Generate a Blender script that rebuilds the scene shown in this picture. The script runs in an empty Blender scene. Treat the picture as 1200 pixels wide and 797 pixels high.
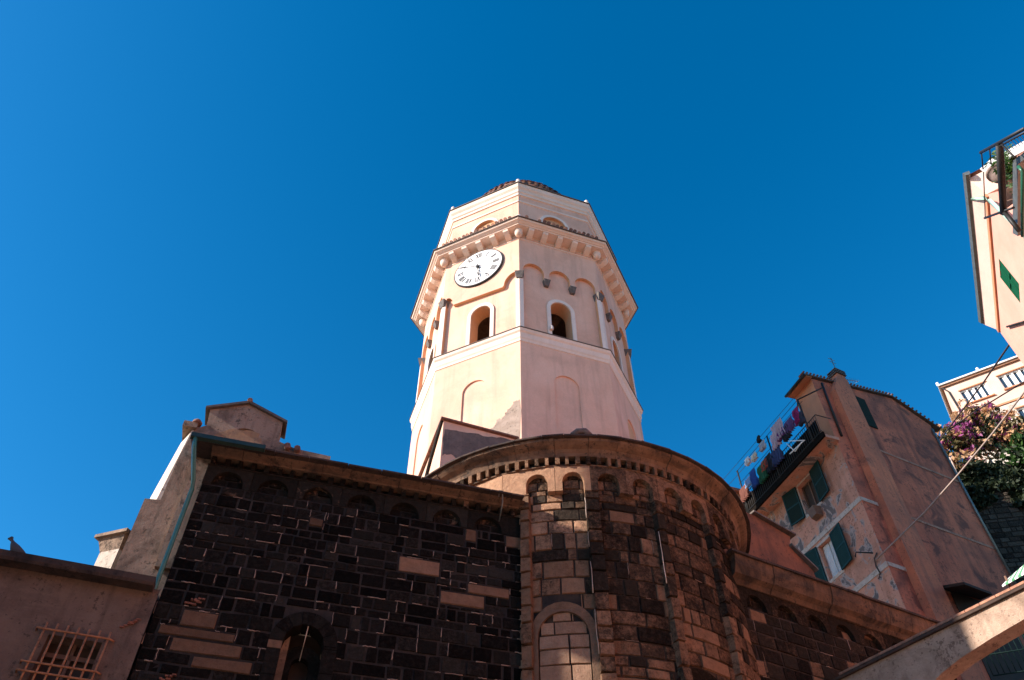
import bpy, bmesh, math, random
from math import sin, cos, tan, pi, radians, degrees, sqrt, atan2
from mathutils import Vector, Matrix
from mathutils.geometry import tessellate_polygon
random.seed(7)
sc = bpy.context.scene
C = sc.collection

# ------------------------------------------------------------------ camera
FPX, PITCH, ROLL = 925.0, 0.8517, -0.0022
cam_d = bpy.data.cameras.new('camera'); cam = bpy.data.objects.new('camera', cam_d); C.objects.link(cam)
cam_d.sensor_width = 36.0; cam_d.lens = FPX / 1200 * 36.0; cam_d.clip_start = 0.1; cam_d.clip_end = 5000
EYE = Vector((0, 0, 1.6))
FW = Vector((0, cos(PITCH), sin(PITCH))); _u = Vector((1, 0, 0)).cross(FW)
RT = Vector((1, 0, 0)) * cos(ROLL) + _u * sin(ROLL); UP = -Vector((1, 0, 0)) * sin(ROLL) + _u * cos(ROLL)
m = Matrix((RT, UP, -FW)).transposed().to_4x4(); m.translation = EYE
cam.matrix_world = m
sc.camera = cam

# ------------------------------------------------------------------ light
SUN_AZ, SUN_EL = radians(-161.5), radians(26.0)
w = bpy.data.worlds.new('World'); sc.world = w; w.use_nodes = True
nt = w.node_tree; nt.nodes.clear()
sky = nt.nodes.new('ShaderNodeTexSky'); sky.sky_type = 'NISHITA'; sky.sun_disc = False
sky.sun_elevation = SUN_EL; sky.sun_rotation = atan2(cos(SUN_AZ), sin(SUN_AZ))
sky.altitude = 600; sky.air_density = 1.0; sky.dust_density = 0.35; sky.ozone_density = 3.0
bg = nt.nodes.new('ShaderNodeBackground'); bg.inputs['Strength'].default_value = 0.122
wo = nt.nodes.new('ShaderNodeOutputWorld')
gm = nt.nodes.new('ShaderNodeHueSaturation'); gm.inputs['Saturation'].default_value = 1.37; gm.inputs['Hue'].default_value = .494
nt.links.new(sky.outputs[0], gm.inputs['Color']); nt.links.new(gm.outputs[0], bg.inputs[0]); nt.links.new(bg.outputs[0], wo.inputs[0])
sl = bpy.data.lights.new('sun', 'SUN'); sl.energy = 5.0; sl.angle = radians(0.4); sl.color = (1.0, 0.885, 0.79)
so = bpy.data.objects.new('sun', sl); C.objects.link(so)
sd = Vector((cos(SUN_AZ) * cos(SUN_EL), sin(SUN_AZ) * cos(SUN_EL), sin(SUN_EL)))
so.rotation_euler = sd.to_track_quat('Z', 'Y').to_euler(); so.location = sd * 60
sc.view_settings.view_transform = 'Standard'; sc.view_settings.look = 'None'
sc.view_settings.gamma = 1.0; sc.view_settings.use_curve_mapping = False
sc.view_settings.exposure = 0.93
sc.cycles.max_bounces = 6

# ------------------------------------------------------------------ survey helpers
def ray(x, y): return FW + RT * ((x - 600) / FPX) - UP * ((y - 398.5) / FPX)
class Frame:
    """A vertical plane: origin o, direction t along it, n outwards (towards the viewer)."""
    def __init__(s, o, hd, side=1):
        h = radians(hd); s.t = Vector((sin(h), cos(h), 0)); s.side = side
        s.n = Vector((s.t.y, -s.t.x, 0)) * side; s.o = Vector((o[0], o[1], 0))
        s.rot = atan2(s.t.y, s.t.x)
    def q(s, x, y, n=0.0):
        d = ray(x, y); P = s.o + s.n * n; w_ = EYE + d * ((P - EYE).dot(s.n) / d.dot(s.n)) - s.o
        return w_.dot(s.t), w_.z
    def w(s, a, n=0, z=0): return s.o + s.t * a + s.n * n + Vector((0, 0, z))
    def shifted(s, a, n, z=0):
        f = Frame((0, 0), 0, s.side); f.t, f.n, f.rot = s.t, s.n, s.rot; p = s.w(a, n, 0); f.o = Vector((p.x, p.y, 0)); return f

# ------------------------------------------------------------------ materials
MATS = {}
def mat(name):
    m_ = bpy.data.materials.new(name); m_.use_nodes = True; n = m_.node_tree
    return m_, n, n.nodes['Principled BSDF'], n.nodes.new('ShaderNodeTexCoord')
def noise(n, tc, scale, detail=6, rough=.6, out='Fac', vec=None, dist=0.0):
    t = n.nodes.new('ShaderNodeTexNoise'); t.inputs['Scale'].default_value = scale; t.inputs['Detail'].default_value = detail
    t.inputs['Roughness'].default_value = rough; t.inputs['Distortion'].default_value = dist
    n.links.new(vec if vec else tc.outputs['Object'], t.inputs['Vector']); return t.outputs[out]
def ramp(n, src, stops):
    r = n.nodes.new('ShaderNodeValToRGB'); e = r.color_ramp.elements
    while len(e) < len(stops): e.new(.5)
    for el, (p, c) in zip(e, stops): el.position = p; el.color = (*c, 1) if len(c) == 3 else c
    n.links.new(src, r.inputs[0]); return r.outputs[0]
def mix(n, fac, a, b, mode='MIX'):
    x = n.nodes.new('ShaderNodeMix'); x.data_type = 'RGBA'; x.blend_type = mode
    for sock, v in ((x.inputs[0], fac), (x.inputs[6], a), (x.inputs[7], b)):
        if hasattr(v, 'is_output'): n.links.new(v, sock)
        elif isinstance(v, (int, float)): sock.default_value = v
        else: sock.default_value = (*v, 1)
    return x.outputs[2]
def math_(n, op, a, b=0.0, clamp=False):
    x = n.nodes.new('ShaderNodeMath'); x.operation = op; x.use_clamp = clamp
    for sock, v in ((x.inputs[0], a), (x.inputs[1], b)):
        if hasattr(v, 'is_output'): n.links.new(v, sock)
        else: sock.default_value = v
    return x.outputs[0]
def bump(n, p, src, strength=.3, dist=.02):
    b = n.nodes.new('ShaderNodeBump'); b.inputs['Strength'].default_value = strength; b.inputs['Distance'].default_value = dist
    n.links.new(src, b.inputs['Height']); n.links.new(b.outputs[0], p.inputs['Normal'])
def mapping(n, tc, scale, rot=(0, 0, 0)):
    mp = n.nodes.new('ShaderNodeMapping'); mp.inputs['Scale'].default_value = scale; mp.inputs['Rotation'].default_value = rot
    n.links.new(tc.outputs['Object'], mp.inputs['Vector']); return mp.outputs[0]
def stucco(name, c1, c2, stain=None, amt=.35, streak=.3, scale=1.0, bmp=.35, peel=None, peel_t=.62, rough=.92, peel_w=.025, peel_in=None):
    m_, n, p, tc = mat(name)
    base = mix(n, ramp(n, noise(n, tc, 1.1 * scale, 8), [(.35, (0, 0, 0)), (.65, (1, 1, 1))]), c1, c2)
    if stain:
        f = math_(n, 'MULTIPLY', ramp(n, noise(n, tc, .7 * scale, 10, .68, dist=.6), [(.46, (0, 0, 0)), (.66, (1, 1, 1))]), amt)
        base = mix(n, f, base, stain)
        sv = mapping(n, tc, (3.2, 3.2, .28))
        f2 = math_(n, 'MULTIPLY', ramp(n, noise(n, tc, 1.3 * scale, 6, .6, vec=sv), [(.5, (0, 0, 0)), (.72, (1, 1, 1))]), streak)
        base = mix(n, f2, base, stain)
        if bmp >= .5:
            fs = math_(n, 'MULTIPLY', ramp(n, math_(n, 'ADD', noise(n, tc, 11, 8, .75), math_(n, 'MULTIPLY', noise(n, tc, 1.7, 3), .35)), [(.74, (0, 0, 0)), (.80, (1, 1, 1))]), .75)
            base = mix(n, fs, base, tuple(x * .6 for x in stain))
    fine = noise(n, tc, 26, 6, .7)
    base = mix(n, .25, base, ramp(n, fine, [(.3, (.55, .55, .55)), (.7, (1, 1, 1))]), 'MULTIPLY')
    if peel:
        pf = ramp(n, noise(n, tc, 1.25 * scale, 12, .62, dist=.9), [(peel_t, (0, 0, 0)), (peel_t + peel_w, (1, 1, 1))])
        pc = mix(n, noise(n, tc, 9, 5), peel, tuple(x * .55 for x in peel))
        if peel_in: pc = mix(n, ramp(n, noise(n, tc, 1.25 * scale, 12, .62, dist=.9), [(peel_t + .035, (0, 0, 0)), (peel_t + .06, (1, 1, 1))]), pc, mix(n, noise(n, tc, 14, 6), peel_in, tuple(x * .45 for x in peel_in)))
        base = mix(n, pf, base, pc)
    n.links.new(base, p.inputs['Base Color']); p.inputs['Roughness'].default_value = rough
    h = math_(n, 'ADD', noise(n, tc, 34, 5, .7), math_(n, 'MULTIPLY', noise(n, tc, 3.2, 4), 2.0))
    bump(n, p, h, bmp, .012)
    return m_
def stone(name, dark, tan, patch=0.0, mortar=(.30, .24, .19), soft=False):
    """Per-block vertex attribute: r = how tan the block is, g = brightness, b = random."""
    m_, n, p, tc = mat(name)
    at = n.nodes.new('ShaderNodeAttribute'); at.attribute_name = 'tone'
    sp = n.nodes.new('ShaderNodeSeparateColor'); n.links.new(at.outputs['Color'], sp.inputs[0])
    ns = noise(n, tc, 5.5, 10, .68, dist=.5); n2 = noise(n, tc, 1.6, 6, .6)
    s_ = math_(n, 'ADD', sp.outputs[0], math_(n, 'MULTIPLY', math_(n, 'SUBTRACT', ns, .5), 1.0 + patch * .6))
    s_ = math_(n, 'ADD', s_, math_(n, 'MULTIPLY', math_(n, 'SUBTRACT', n2, .5), patch))
    if soft:
        n3 = noise(n, tc, 15, 12, .8, dist=.4); n4 = noise(n, tc, 3.2, 8, .7)
        s_ = math_(n, 'ADD', sp.outputs[0], math_(n, 'MULTIPLY', math_(n, 'SUBTRACT', n3, .5), 1.9))
        s_ = math_(n, 'ADD', s_, math_(n, 'MULTIPLY', math_(n, 'SUBTRACT', n4, .5), 1.3))
        f = ramp(n, s_, [(.18, (0, 0, 0)), (.40, (.22, .22, .22)), (.78, (1, 1, 1))])
    else: f = ramp(n, s_, [(.42, (0, 0, 0)), (.56, (1, 1, 1))])
    dk = mix(n, sp.outputs[2], dark, tuple(min(1, x * 2.1 + .004) for x in (dark[0], dark[1] * 1.03, dark[2] * .95)))
    dk = mix(n, ramp(n, noise(n, tc, 13, 8, .75), [(.45, (0, 0, 0)), (.75, (1, 1, 1))]), dk, tuple(x * 4.2 for x in dark))
    tn = mix(n, ramp(n, noise(n, tc, 8, 8, .7), [(.3, (0, 0, 0)), (.7, (1, 1, 1))]), tuple(x * .62 for x in tan), tan)
    col = mix(n, f, dk, tn)
    g = n.nodes.new('ShaderNodeCombineColor')
    for i in range(3): n.links.new(sp.outputs[1], g.inputs[i])
    col = mix(n, 1.0, col, g.outputs[0], 'MULTIPLY')
    # mortar smears and salt bloom
    sm = ramp(n, noise(n, tc, 7, 12, .8, dist=1.2), [(.67, (0, 0, 0)), (.70, (1, 1, 1))])
    col = mix(n, math_(n, 'MULTIPLY', sm, .6), col, mortar)
    n.links.new(col, p.inputs['Base Color']); p.inputs['Roughness'].default_value = .88
    p.inputs['Specular IOR Level'].default_value = .05
    bump(n, p, math_(n, 'ADD', noise(n, tc, 9, 8, .75), math_(n, 'MULTIPLY', noise(n, tc, 40, 4, .7), .5)), 1.0, .05)
    return m_
def plain(name, c, rough=.6, metal=0.0, var=.3, scale=6, bmp=0.15, spec=None):
    m_, n, p, tc = mat(name)
    col = mix(n, ramp(n, noise(n, tc, scale, 8, .65), [(.3, (0, 0, 0)), (.7, (1, 1, 1))]), tuple(x * (1 - var) for x in c), tuple(min(1, x * (1 + var * .5)) for x in c))
    n.links.new(col, p.inputs['Base Color']); p.inputs['Roughness'].default_value = rough; p.inputs['Metallic'].default_value = metal
    if spec is not None: p.inputs['Specular IOR Level'].default_value = spec
    if bmp: bump(n, p, noise(n, tc, scale * 5, 5), bmp, .01)
    return m_
def louvre(name, c, pitch=.06):
    m_, n, p, tc = mat(name)
    wv = n.nodes.new('ShaderNodeTexWave'); wv.wave_type = 'BANDS'; wv.bands_direction = 'Z'; wv.wave_profile = 'SAW'
    wv.inputs['Scale'].default_value = .314 / pitch / 1.0
    n.links.new(tc.outputs['Object'], wv.inputs['Vector'])
    col = mix(n, noise(n, tc, 4, 6), tuple(x * .7 for x in c), tuple(x * 1.25 for x in c))
    n.links.new(col, p.inputs['Base Color']); p.inputs['Roughness'].default_value = .65; p.inputs['Specular IOR Level'].default_value = .15
    bump(n, p, wv.outputs['Fac'], 1.0, .03)
    return m_
def glass_dark(name, c=(.03, .05, .07)):
    m_, n, p, tc = mat(name); p.inputs['Base Color'].default_value = (*c, 1); p.inputs['Roughness'].default_value = .06
    p.inputs['Specular IOR Level'].default_value = .9
    bump(n, p, noise(n, tc, 2.5, 2), .06, .02); return m_

M_TOWER = stucco('tower_plaster', (.80, .46, .32), (.86, .53, .385), (.50, .29, .21), .42, .50, .8, .35)
M_TRIM = stucco('tower_trim', (.88, .66, .52), (.91, .71, .59), (.6, .45, .36), .3, .25, 1.2, .25)
M_TRIMW = stucco('white_trim', (.84, .67, .56), (.88, .73, .63), (.6, .5, .44), .3, .2, 1.2, .2)
M_OCHRE = stucco('ochre_plaster_and_bounce', (.66, .34, .17), (.72, .40, .22), (.5, .28, .16), .3, .2, 1.5, .2)  # plain ochre elsewhere; in the belfry reveals it also stands for bounced light
M_SLATE = plain('slate_edge', (.12, .095, .08), .8, var=.5)
M_TILE = plain('terracotta_tile', (.22, .10, .065), .85, var=.6, scale=9, bmp=.3)
M_TILEL = plain('pale_roof_tile', (.42, .20, .12), .85, var=.6, scale=7, bmp=.3)
M_CORBEL = plain('grey_corbel_stone', (.15, .125, .11), .9, var=.5, scale=14, bmp=.6)
M_GREYPATCH = stucco('bare_render', (.33, .245, .19), (.43, .325, .26), (.24, .175, .13), .6, .3, 3, .8)
M_DARKPATCH = stucco('grey_weathered_render', (.16, .115, .095), (.22, .155, .13), (.09, .07, .06), .6, .4, 3, .8)
M_DARKIN = plain('dark_interior', (.05, .032, .024), .9)
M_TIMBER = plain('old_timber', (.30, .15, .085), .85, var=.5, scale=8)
M_BRONZE = plain('bronze_bell', (.10, .075, .045), .45, .7)
M_DIAL = plain('clock_dial', (.80, .78, .76), .5, var=.06, bmp=0)
M_BLACK = plain('black_iron', (.02, .019, .018), .55, .3, var=.3)
M_STONE_D = stone('serpentine_masonry', (.0088, .0074, .0062), (.30, .175, .11))
M_STONE_A = stone('apse_masonry', (.0145, .0105, .0078), (.33, .19, .115), .9, soft=True)
M_STONE_L = stone('sandstone_masonry', (.08, .055, .04), (.42, .265, .175))
M_MORTAR_D = stucco('dark_wall_mortar', (.05, .036, .027), (.008, .006, .005), (.006, .005, .004), .9, .5, 2.4, .8)
M_MORTAR_A = stucco('apse_mortar', (.08, .048, .03), (.014, .010, .008), (.012, .009, .007), .9, .6, 2.4, .8)
M_LIME_SUNLIT = plain('lime_and_sunlit_edge', (.72, .56, .44), .9, var=.4, scale=12, bmp=.4)  # lime, also used to paint the sunlit lesene edges
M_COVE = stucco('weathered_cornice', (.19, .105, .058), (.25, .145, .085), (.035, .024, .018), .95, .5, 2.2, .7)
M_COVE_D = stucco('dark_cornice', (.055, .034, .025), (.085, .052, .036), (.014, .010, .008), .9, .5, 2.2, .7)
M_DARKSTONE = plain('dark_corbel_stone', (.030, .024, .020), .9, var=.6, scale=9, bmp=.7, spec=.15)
M_FACADE = stucco('facade_render', (.31, .205, .14), (.39, .27, .185), (.085, .055, .036), .9, .6, 1.8, 1.2)
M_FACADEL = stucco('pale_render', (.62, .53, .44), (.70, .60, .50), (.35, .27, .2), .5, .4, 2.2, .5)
M_LEFTW = stucco('brown_render', (.155, .10, .072), (.21, .14, .10), (.05, .03, .022), .8, .5, 1.6, 1.5)
M_GREENP = plain('verdigris_pipe', (.05, .18, .15), .22, var=.3, scale=5, bmp=.05)
M_GREENG = plain('green_gutter', (.012, .032, .022), .5, var=.4)
M_RUST = plain('rusty_iron', (.42, .19, .09), .75, .2, var=.5, scale=20, bmp=.4)
M_BRICK = plain('red_brick', (.26, .10, .06), .9, var=.6, scale=10, bmp=.5)
M_BEAM = stucco('buttress_render', (.40, .28, .20), (.52, .37, .27), (.18, .11, .075), .75, .35, 2.5, 1.6)
M_HOUSE_L = stucco('house_front_render', (.60, .25, .155), (.66, .31, .205), (.28, .13, .075), .6, .5, .9, .6, peel=(.50, .38, .33), peel_t=.535, peel_in=(.20, .15, .135))
M_HOUSE_R = stucco('house_side_render', (.72, .195, .10), (.56, .145, .075), (.14, .055, .042), .8, .6, .75, .8, peel=(.26, .085, .055), peel_t=.54, peel_w=.08)
M_HOUSE_B = stucco('chimney_breast_render', (.72, .225, .11), (.60, .18, .09), (.24, .10, .07), .6, .7, .8, .6)
M_BAND = stucco('pale_band', (.55, .42, .34), (.62, .48, .39), (.35, .24, .18), .5, .4, 2, .5)
M_SHUT = louvre('green_shutter', (.006, .022, .019))
M_SHUTB = louvre('teal_shutter', (.008, .045, .05))
M_SHUTG = louvre('bright_green_shutter', (.010, .13, .062))
M_BANDW = stucco('worn_band', (.56, .27, .17), (.48, .21, .13), (.22, .11, .08), .8, .5, 2.5, .5)
M_NIGHT = plain('dark_brown_netting', (.013, .010, .008), .95, var=.5, spec=.02)
M_SHUTF = plain('shutter_frame_paint', (.012, .05, .048), .6, var=.4, bmp=.1, spec=.2)
M_PINK = stucco('pink_render', (.80, .37, .28), (.84, .43, .33), (.7, .33, .24), .4, .25, 1, .3)
M_PINKH = stucco('salmon_render', (.78, .50, .38), (.83, .58, .46), (.66, .38, .28), .4, .35, .6, .3)
M_ORANGE = stucco('orange_render', (.62, .24, .12), (.68, .29, .15), (.4, .2, .12), .3, .3, 1, .4)
M_WHITE = plain('white_paint', (.80, .78, .75), .5, var=.08, bmp=.03)
M_CURT = plain('white_curtain', (.65, .62, .60), .8, var=.1, bmp=.1)
M_GLASS = glass_dark('window_glass')
M_GUTTER = plain('zinc_gutter', (.20, .21, .19), .45, .5, var=.3)
M_WOODB = plain('brown_wood', (.17, .09, .055), .7, var=.4)
M_ROCK = stone('retaining_masonry', (.035, .028, .024), (.14, .10, .08), .4)
M_CABLE = plain('grey_cable', (.30, .22, .18), .6, var=.2, bmp=0)
M_CABLED = plain('dark_cable', (.05, .035, .03), .6, var=.2, bmp=0)

# ------------------------------------------------------------------ mesh builder
class MB:
    def __init__(s, side=1, xf=None):
        s.v = []; s.f = []; s.mi = []; s.tone = []; s.side = side; s.xf = xf; s.cur = 0; s.t = (0, 1, .5); s.sm = []; s.smooth = False
    def V(s, a, n, z):
        s.v.append(s.xf(a, n, z) if s.xf else (a, -s.side * n, z)); return len(s.v) - 1
    def F(s, idx):
        s.f.append(tuple(idx)); s.mi.append(s.cur); s.tone.append(s.t); s.sm.append(s.smooth)
    def box(s, a0, a1, n0, n1, z0, z1):
        i = [s.V(a, n, z) for z in (z0, z1) for n in (n0, n1) for a in (a0, a1)]
        for f in ((0, 1, 3, 2), (4, 5, 7, 6), (0, 1, 5, 4), (2, 3, 7, 6), (0, 2, 6, 4), (1, 3, 7, 5)): s.F([i[k] for k in f])
    def hexa(s, bot, top):
        i = [s.V(*p) for p in bot + top]; n = len(bot)
        s.F(i[:n]); s.F(i[n:])
        for k in range(n): s.F((i[k], i[(k + 1) % n], i[n + (k + 1) % n], i[n + k]))
    def prism(s, poly, n0, n1):
        """poly in (a, z), extruded from n0 to n1 (concave allowed)"""
        tr = tessellate_polygon([[Vector((a, z, 0)) for a, z in poly]])
        A = [s.V(a, n0, z) for a, z in poly]; B = [s.V(a, n1, z) for a, z in poly]; k = len(poly)
        for t in tr: s.F([A[j] for j in t]); s.F([B[j] for j in t])
        for j in range(k): s.F((A[j], A[(j + 1) % k], B[(j + 1) % k], B[j]))
    def panel(s, outline, holes, nf, depth=0, side_mi=None, outer_sides=False):
        loops = [outline] + holes
        tr = tessellate_polygon([[Vector((a, z, 0)) for a, z in L] for L in loops])
        idx = [s.V(a, nf, z) for L in loops for a, z in L]
        for t in tr: s.F([idx[j] for j in t])
        if depth:
            c0 = s.cur
            if side_mi is not None: s.cur = side_mi
            off = 0
            for li, L in enumerate(loops):
                k = len(L)
                if li > 0 or outer_sides:
                    B = [s.V(a, nf - depth, z) for a, z in L]
                    for j in range(k): s.F((idx[off + j], idx[off + (j + 1) % k], B[(j + 1) % k], B[j]))
                off += k
            s.cur = c0
    def tube(s, pts, r, seg=8, closed=False, r2=None):
        """pts already in (a,n,z)"""
        P = [Vector(s.xf(*p) if s.xf else (p[0], -s.side * p[1], p[2])) for p in pts]; rings = []
        for i, p in enumerate(P):
            d = (P[min(i + 1, len(P) - 1)] - P[max(i - 1, 0)]).normalized()
            u = d.cross(Vector((0, 0, 1)) if abs(d.z) < .95 else Vector((1, 0, 0))).normalized(); v_ = d.cross(u)
            rr = r if r2 is None else r + (r2 - r) * i / (len(P) - 1)
            ring = []
            for k in range(seg):
                q = p + u * (cos(2 * pi * k / seg) * rr) + v_ * (sin(2 * pi * k / seg) * rr); s.v.append(tuple(q)); ring.append(len(s.v) - 1)
            rings.append(ring)
        o = s.smooth; s.smooth = True
        for a, b in zip(rings, rings[1:]):
            for k in range(seg): s.F((a[k], a[(k + 1) % seg], b[(k + 1) % seg], b[k]))
        s.smooth = o
        s.F(rings[0]); s.F(rings[-1])
    def lathe(s, c, prof, seg=16, rot=0, a0=0, a1=2 * pi, caps=False, smooth=False):
        """c = local xyz centre, prof list of (r, z)"""
        full = abs(a1 - a0 - 2 * pi) < 1e-6; n = seg if full else seg + 1; R_ = []
        for r, z in prof:
            ring = []
            for k in range(n):
                a = rot + a0 + (a1 - a0) * k / seg; s.v.append((c[0] + r * cos(a), c[1] + r * sin(a), c[2] + z)); ring.append(len(s.v) - 1)
            R_.append(ring)
        o = s.smooth; s.smooth = smooth
        for a, b in zip(R_, R_[1:]):
            for k in range(seg): s.F((a[k], a[(k + 1) % n], b[(k + 1) % n], b[k]))
        s.smooth = o
        if caps: s.F(R_[0]); s.F(R_[-1])
    def block(s, a0, a1, z0, z1, n, ch=.012, back=.06, split=1):
        """a dressed stone with chamfered arrises, slightly skewed face"""
        j = lambda q: random.uniform(-q, q)
        ds = [j(.011) for _ in range(4)]; c_ = ch
        xs = [a0 + (a1 - a0) * k / split for k in range(split + 1)]
        lo_o = [s.V(x, n - back, z0) for x in xs]; hi_o = [s.V(x, n - back, z1) for x in xs]
        xi = [x for x in xs]; xi[0] += c_ * random.uniform(.6, 1.6); xi[-1] -= c_ * random.uniform(.6, 1.6)
        jj = [j(.010) for _ in range(4)]; jz = [j(.009) for _ in range(4)]
        xi_lo = list(xi); xi_hi = list(xi); xi_lo[0] += abs(jj[0]); xi_lo[-1] -= abs(jj[1]); xi_hi[0] += abs(jj[2]); xi_hi[-1] -= abs(jj[3])
        zl = lambda k: abs(jz[0]) * (1 - k / split) + abs(jz[1]) * k / split; zh = lambda k: abs(jz[2]) * (1 - k / split) + abs(jz[3]) * k / split
        lo = [s.V(x, n + ds[0] * (1 - k / split) + ds[1] * k / split, z0 + zl(k) + c_ * random.uniform(.5, 1.5)) for k, x in enumerate(xi_lo)]
        hi = [s.V(x, n + ds[2] * (1 - k / split) + ds[3] * k / split, z1 - zh(k) - c_ * random.uniform(.5, 1.5)) for k, x in enumerate(xi_hi)]
        for k in range(split):
            s.F((lo[k], lo[k + 1], hi[k + 1], hi[k])); s.F((lo_o[k], lo_o[k + 1], lo[k + 1], lo[k])); s.F((hi[k], hi[k + 1], hi_o[k + 1], hi_o[k]))
        s.F((lo_o[0], lo[0], hi[0], hi_o[0])); s.F((lo_o[-1], lo[-1], hi[-1], hi_o[-1]))
    def build(s, name, mats, parent=None, label=None):
        me = bpy.data.meshes.new(name); me.from_pydata(s.v, [], s.f)
        if not isinstance(mats, (list, tuple)): mats = [mats]
        for m_ in mats: me.materials.append(m_)
        me.polygons.foreach_set('material_index', s.mi); me.polygons.foreach_set('use_smooth', s.sm)
        bm = bmesh.new(); bm.from_mesh(me)
        if any(t != (0, 1, .5) for t in s.tone):
            lay = bm.loops.layers.float_color.new('tone'); bm.faces.ensure_lookup_table()
            for f, t in zip(bm.faces, s.tone):
                for l in f.loops: l[lay] = (*t, 1)
        bmesh.ops.recalc_face_normals(bm, faces=bm.faces); bm.to_mesh(me); bm.free()
        o = bpy.data.objects.new(name, me); C.objects.link(o); o.parent = parent
        if label: o['label'] = label
        return o
def thing(name, label, cat, loc=(0, 0, 0), rot=0, group=None):
    o = bpy.data.objects.new(name, None); C.objects.link(o); o.empty_display_size = .2
    o.location = loc; o.rotation_euler = (0, 0, rot); o['label'] = label; o['category'] = cat
    if group: o['group'] = group
    return o
def fthing(name, label, cat, fr, group=None): return thing(name, label, cat, tuple(fr.o), fr.rot, group)
def tag(o, label, cat, group=None, kind=None):
    o['label'] = label; o['category'] = cat
    if group: o['group'] = group
    if kind: o['kind'] = kind
def dup(o, parent, loc=None, rz=None):
    c = o.copy(); C.objects.link(c); c.parent = parent
    if loc is not None: c.location = loc
    if rz is not None: c.rotation_euler = (0, 0, rz)
    for ch in o.children: dup(ch, c)
    return c
def arch(c, r, spring, z0, rz=None, seg=14, a0=0, a1=pi):
    """arched opening outline, from bottom right round to bottom left"""
    rz = rz or r
    return [(c + r, z0)] + [(c + r * cos(t), spring + rz * sin(t)) for t in [pi * k / seg for k in range(seg + 1)]] + [(c - r, z0)]
def ring_poly(c, ri, ro, spring, z0, rzi=None, rzo=None, seg=14):
    o = arch(c, ro, spring, z0, rzo, seg); i = arch(c, ri, spring, z0, rzi, seg); return o + i[::-1]

# ------------------------------------------------------------------ masonry walls
JOINTS = []
def masonry(mb, a0, a1, z0, z1, n, course, length, tone, holes=(), specials=(), gap=.012, split=1, back=.06):
    """Lay courses of random stones. holes: fn(z0,z1)->(lo,hi) or None. specials: (a0,a1,z0,z1,tone)."""
    z = z1
    while z > z0 + .03:
        h = random.uniform(*course); zb = max(z - h, z0)
        if zb - z0 < .06: zb = z0
        a = a0 - random.uniform(0, length[0] * .6); first = True
        while a < a1 - .02:
            L = random.choice((random.uniform(*length), random.uniform(*length), random.uniform(length[0], (length[0] + length[1]) / 2)))
            b = a + L
            if a1 - b < .1: b = a1
            A, B = max(a, a0), min(b, a1)
            segs = [(A, B)]
            for H in holes:
                r = H(zb, z)
                if r:
                    ns = []
                    for p, q in segs:
                        if q <= r[0] or p >= r[1]: ns.append((p, q))
                        else:
                            if r[0] - p > .03: ns.append((p, r[0]))
                            if q - r[1] > .03: ns.append((r[1], q))
                    segs = ns
            zt, zl = z, zb
            if any(sa < B - .02 and sb > A + .02 and s0 < z - .02 and s1 > zb + .02 for sa, sb, s0, s1, _ in specials):
                # cut the block against the special stones with a simple subdivision
                ns = []
                for p, q in segs:
                    cuts = sorted({p, q, *[x for sp_ in specials for x in sp_[:2] if p < x < q and sp_[2] < z - .02 and sp_[3] > zb + .02]})
                    for u, v_ in zip(cuts, cuts[1:]):
                        mid = (u + v_) / 2; zs = [(zb, z)]
                        for sa, sb, s0, s1, _ in specials:
                            if sa < mid < sb:
                                nz = []
                                for c0, c1 in zs:
                                    if s1 <= c0 or s0 >= c1: nz.append((c0, c1))
                                    else:
                                        if s0 - c0 > .03: nz.append((c0, s0))
                                        if c1 - s1 > .03: nz.append((s1, c1))
                                zs = nz
                        for c0, c1 in zs: ns.append((u, v_, c0, c1))
                parts_ = ns
            else: parts_ = [(p, q, zb, z) for p, q in segs]
            t = tone((A + B) / 2, (z + zb) / 2)
            for p, q, c0, c1 in parts_:
                if q - p < .03 or c1 - c0 < .03: continue
                JOINTS.append((p, q, c0, c1, n)); mb.t = t; g = gap * random.uniform(.25, 1.1)
                mb.block(p + g / 2, q - g / 2, c0 + gap * random.uniform(.1, .6), c1 - gap * random.uniform(.1, .6), n + random.uniform(-.009, .007), back=back, split=split)
            a = b
        z = zb
    for sa, sb, s0, s1, t in specials:
        mb.t = t; mb.block(sa + .005, sb - .005, s0 + .005, s1 - .005, n + .006, split=split, back=back)

def beads(name, parent, frac, r, xf=None, wob=.006):
    mb = MB(xf=xf)
    for p, q, z0, z1, n in JOINTS:
        if z0 < 5 or random.random() > frac: continue
        L = q - p
        if random.random() < .62:
            t0 = random.uniform(0, .6); t1 = min(1, t0 + random.uniform(.25, .8)); P = [(p + L * (t0 + (t1 - t0) * k / 5), n - .001, z0 + random.uniform(-wob, wob)) for k in range(6)]
        else:
            t0 = random.uniform(0, .4); P = [(p + random.uniform(-wob, wob), n - .001, z0 + (z1 - z0) * (t0 + (1 - t0) * k / 4)) for k in range(5)]
        mb.tube(P, r * random.uniform(.5, 1.4), 5, r2=r * random.uniform(.2, .8))
    JOINTS.clear()
    o = mb.build(name, M_LIMED, parent); o['kind'] = 'stuff'; return o
M_LIMED = plain('old_lime_pointing', (.46, .32, .24), .9, var=.6, scale=12, bmp=.4)

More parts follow.
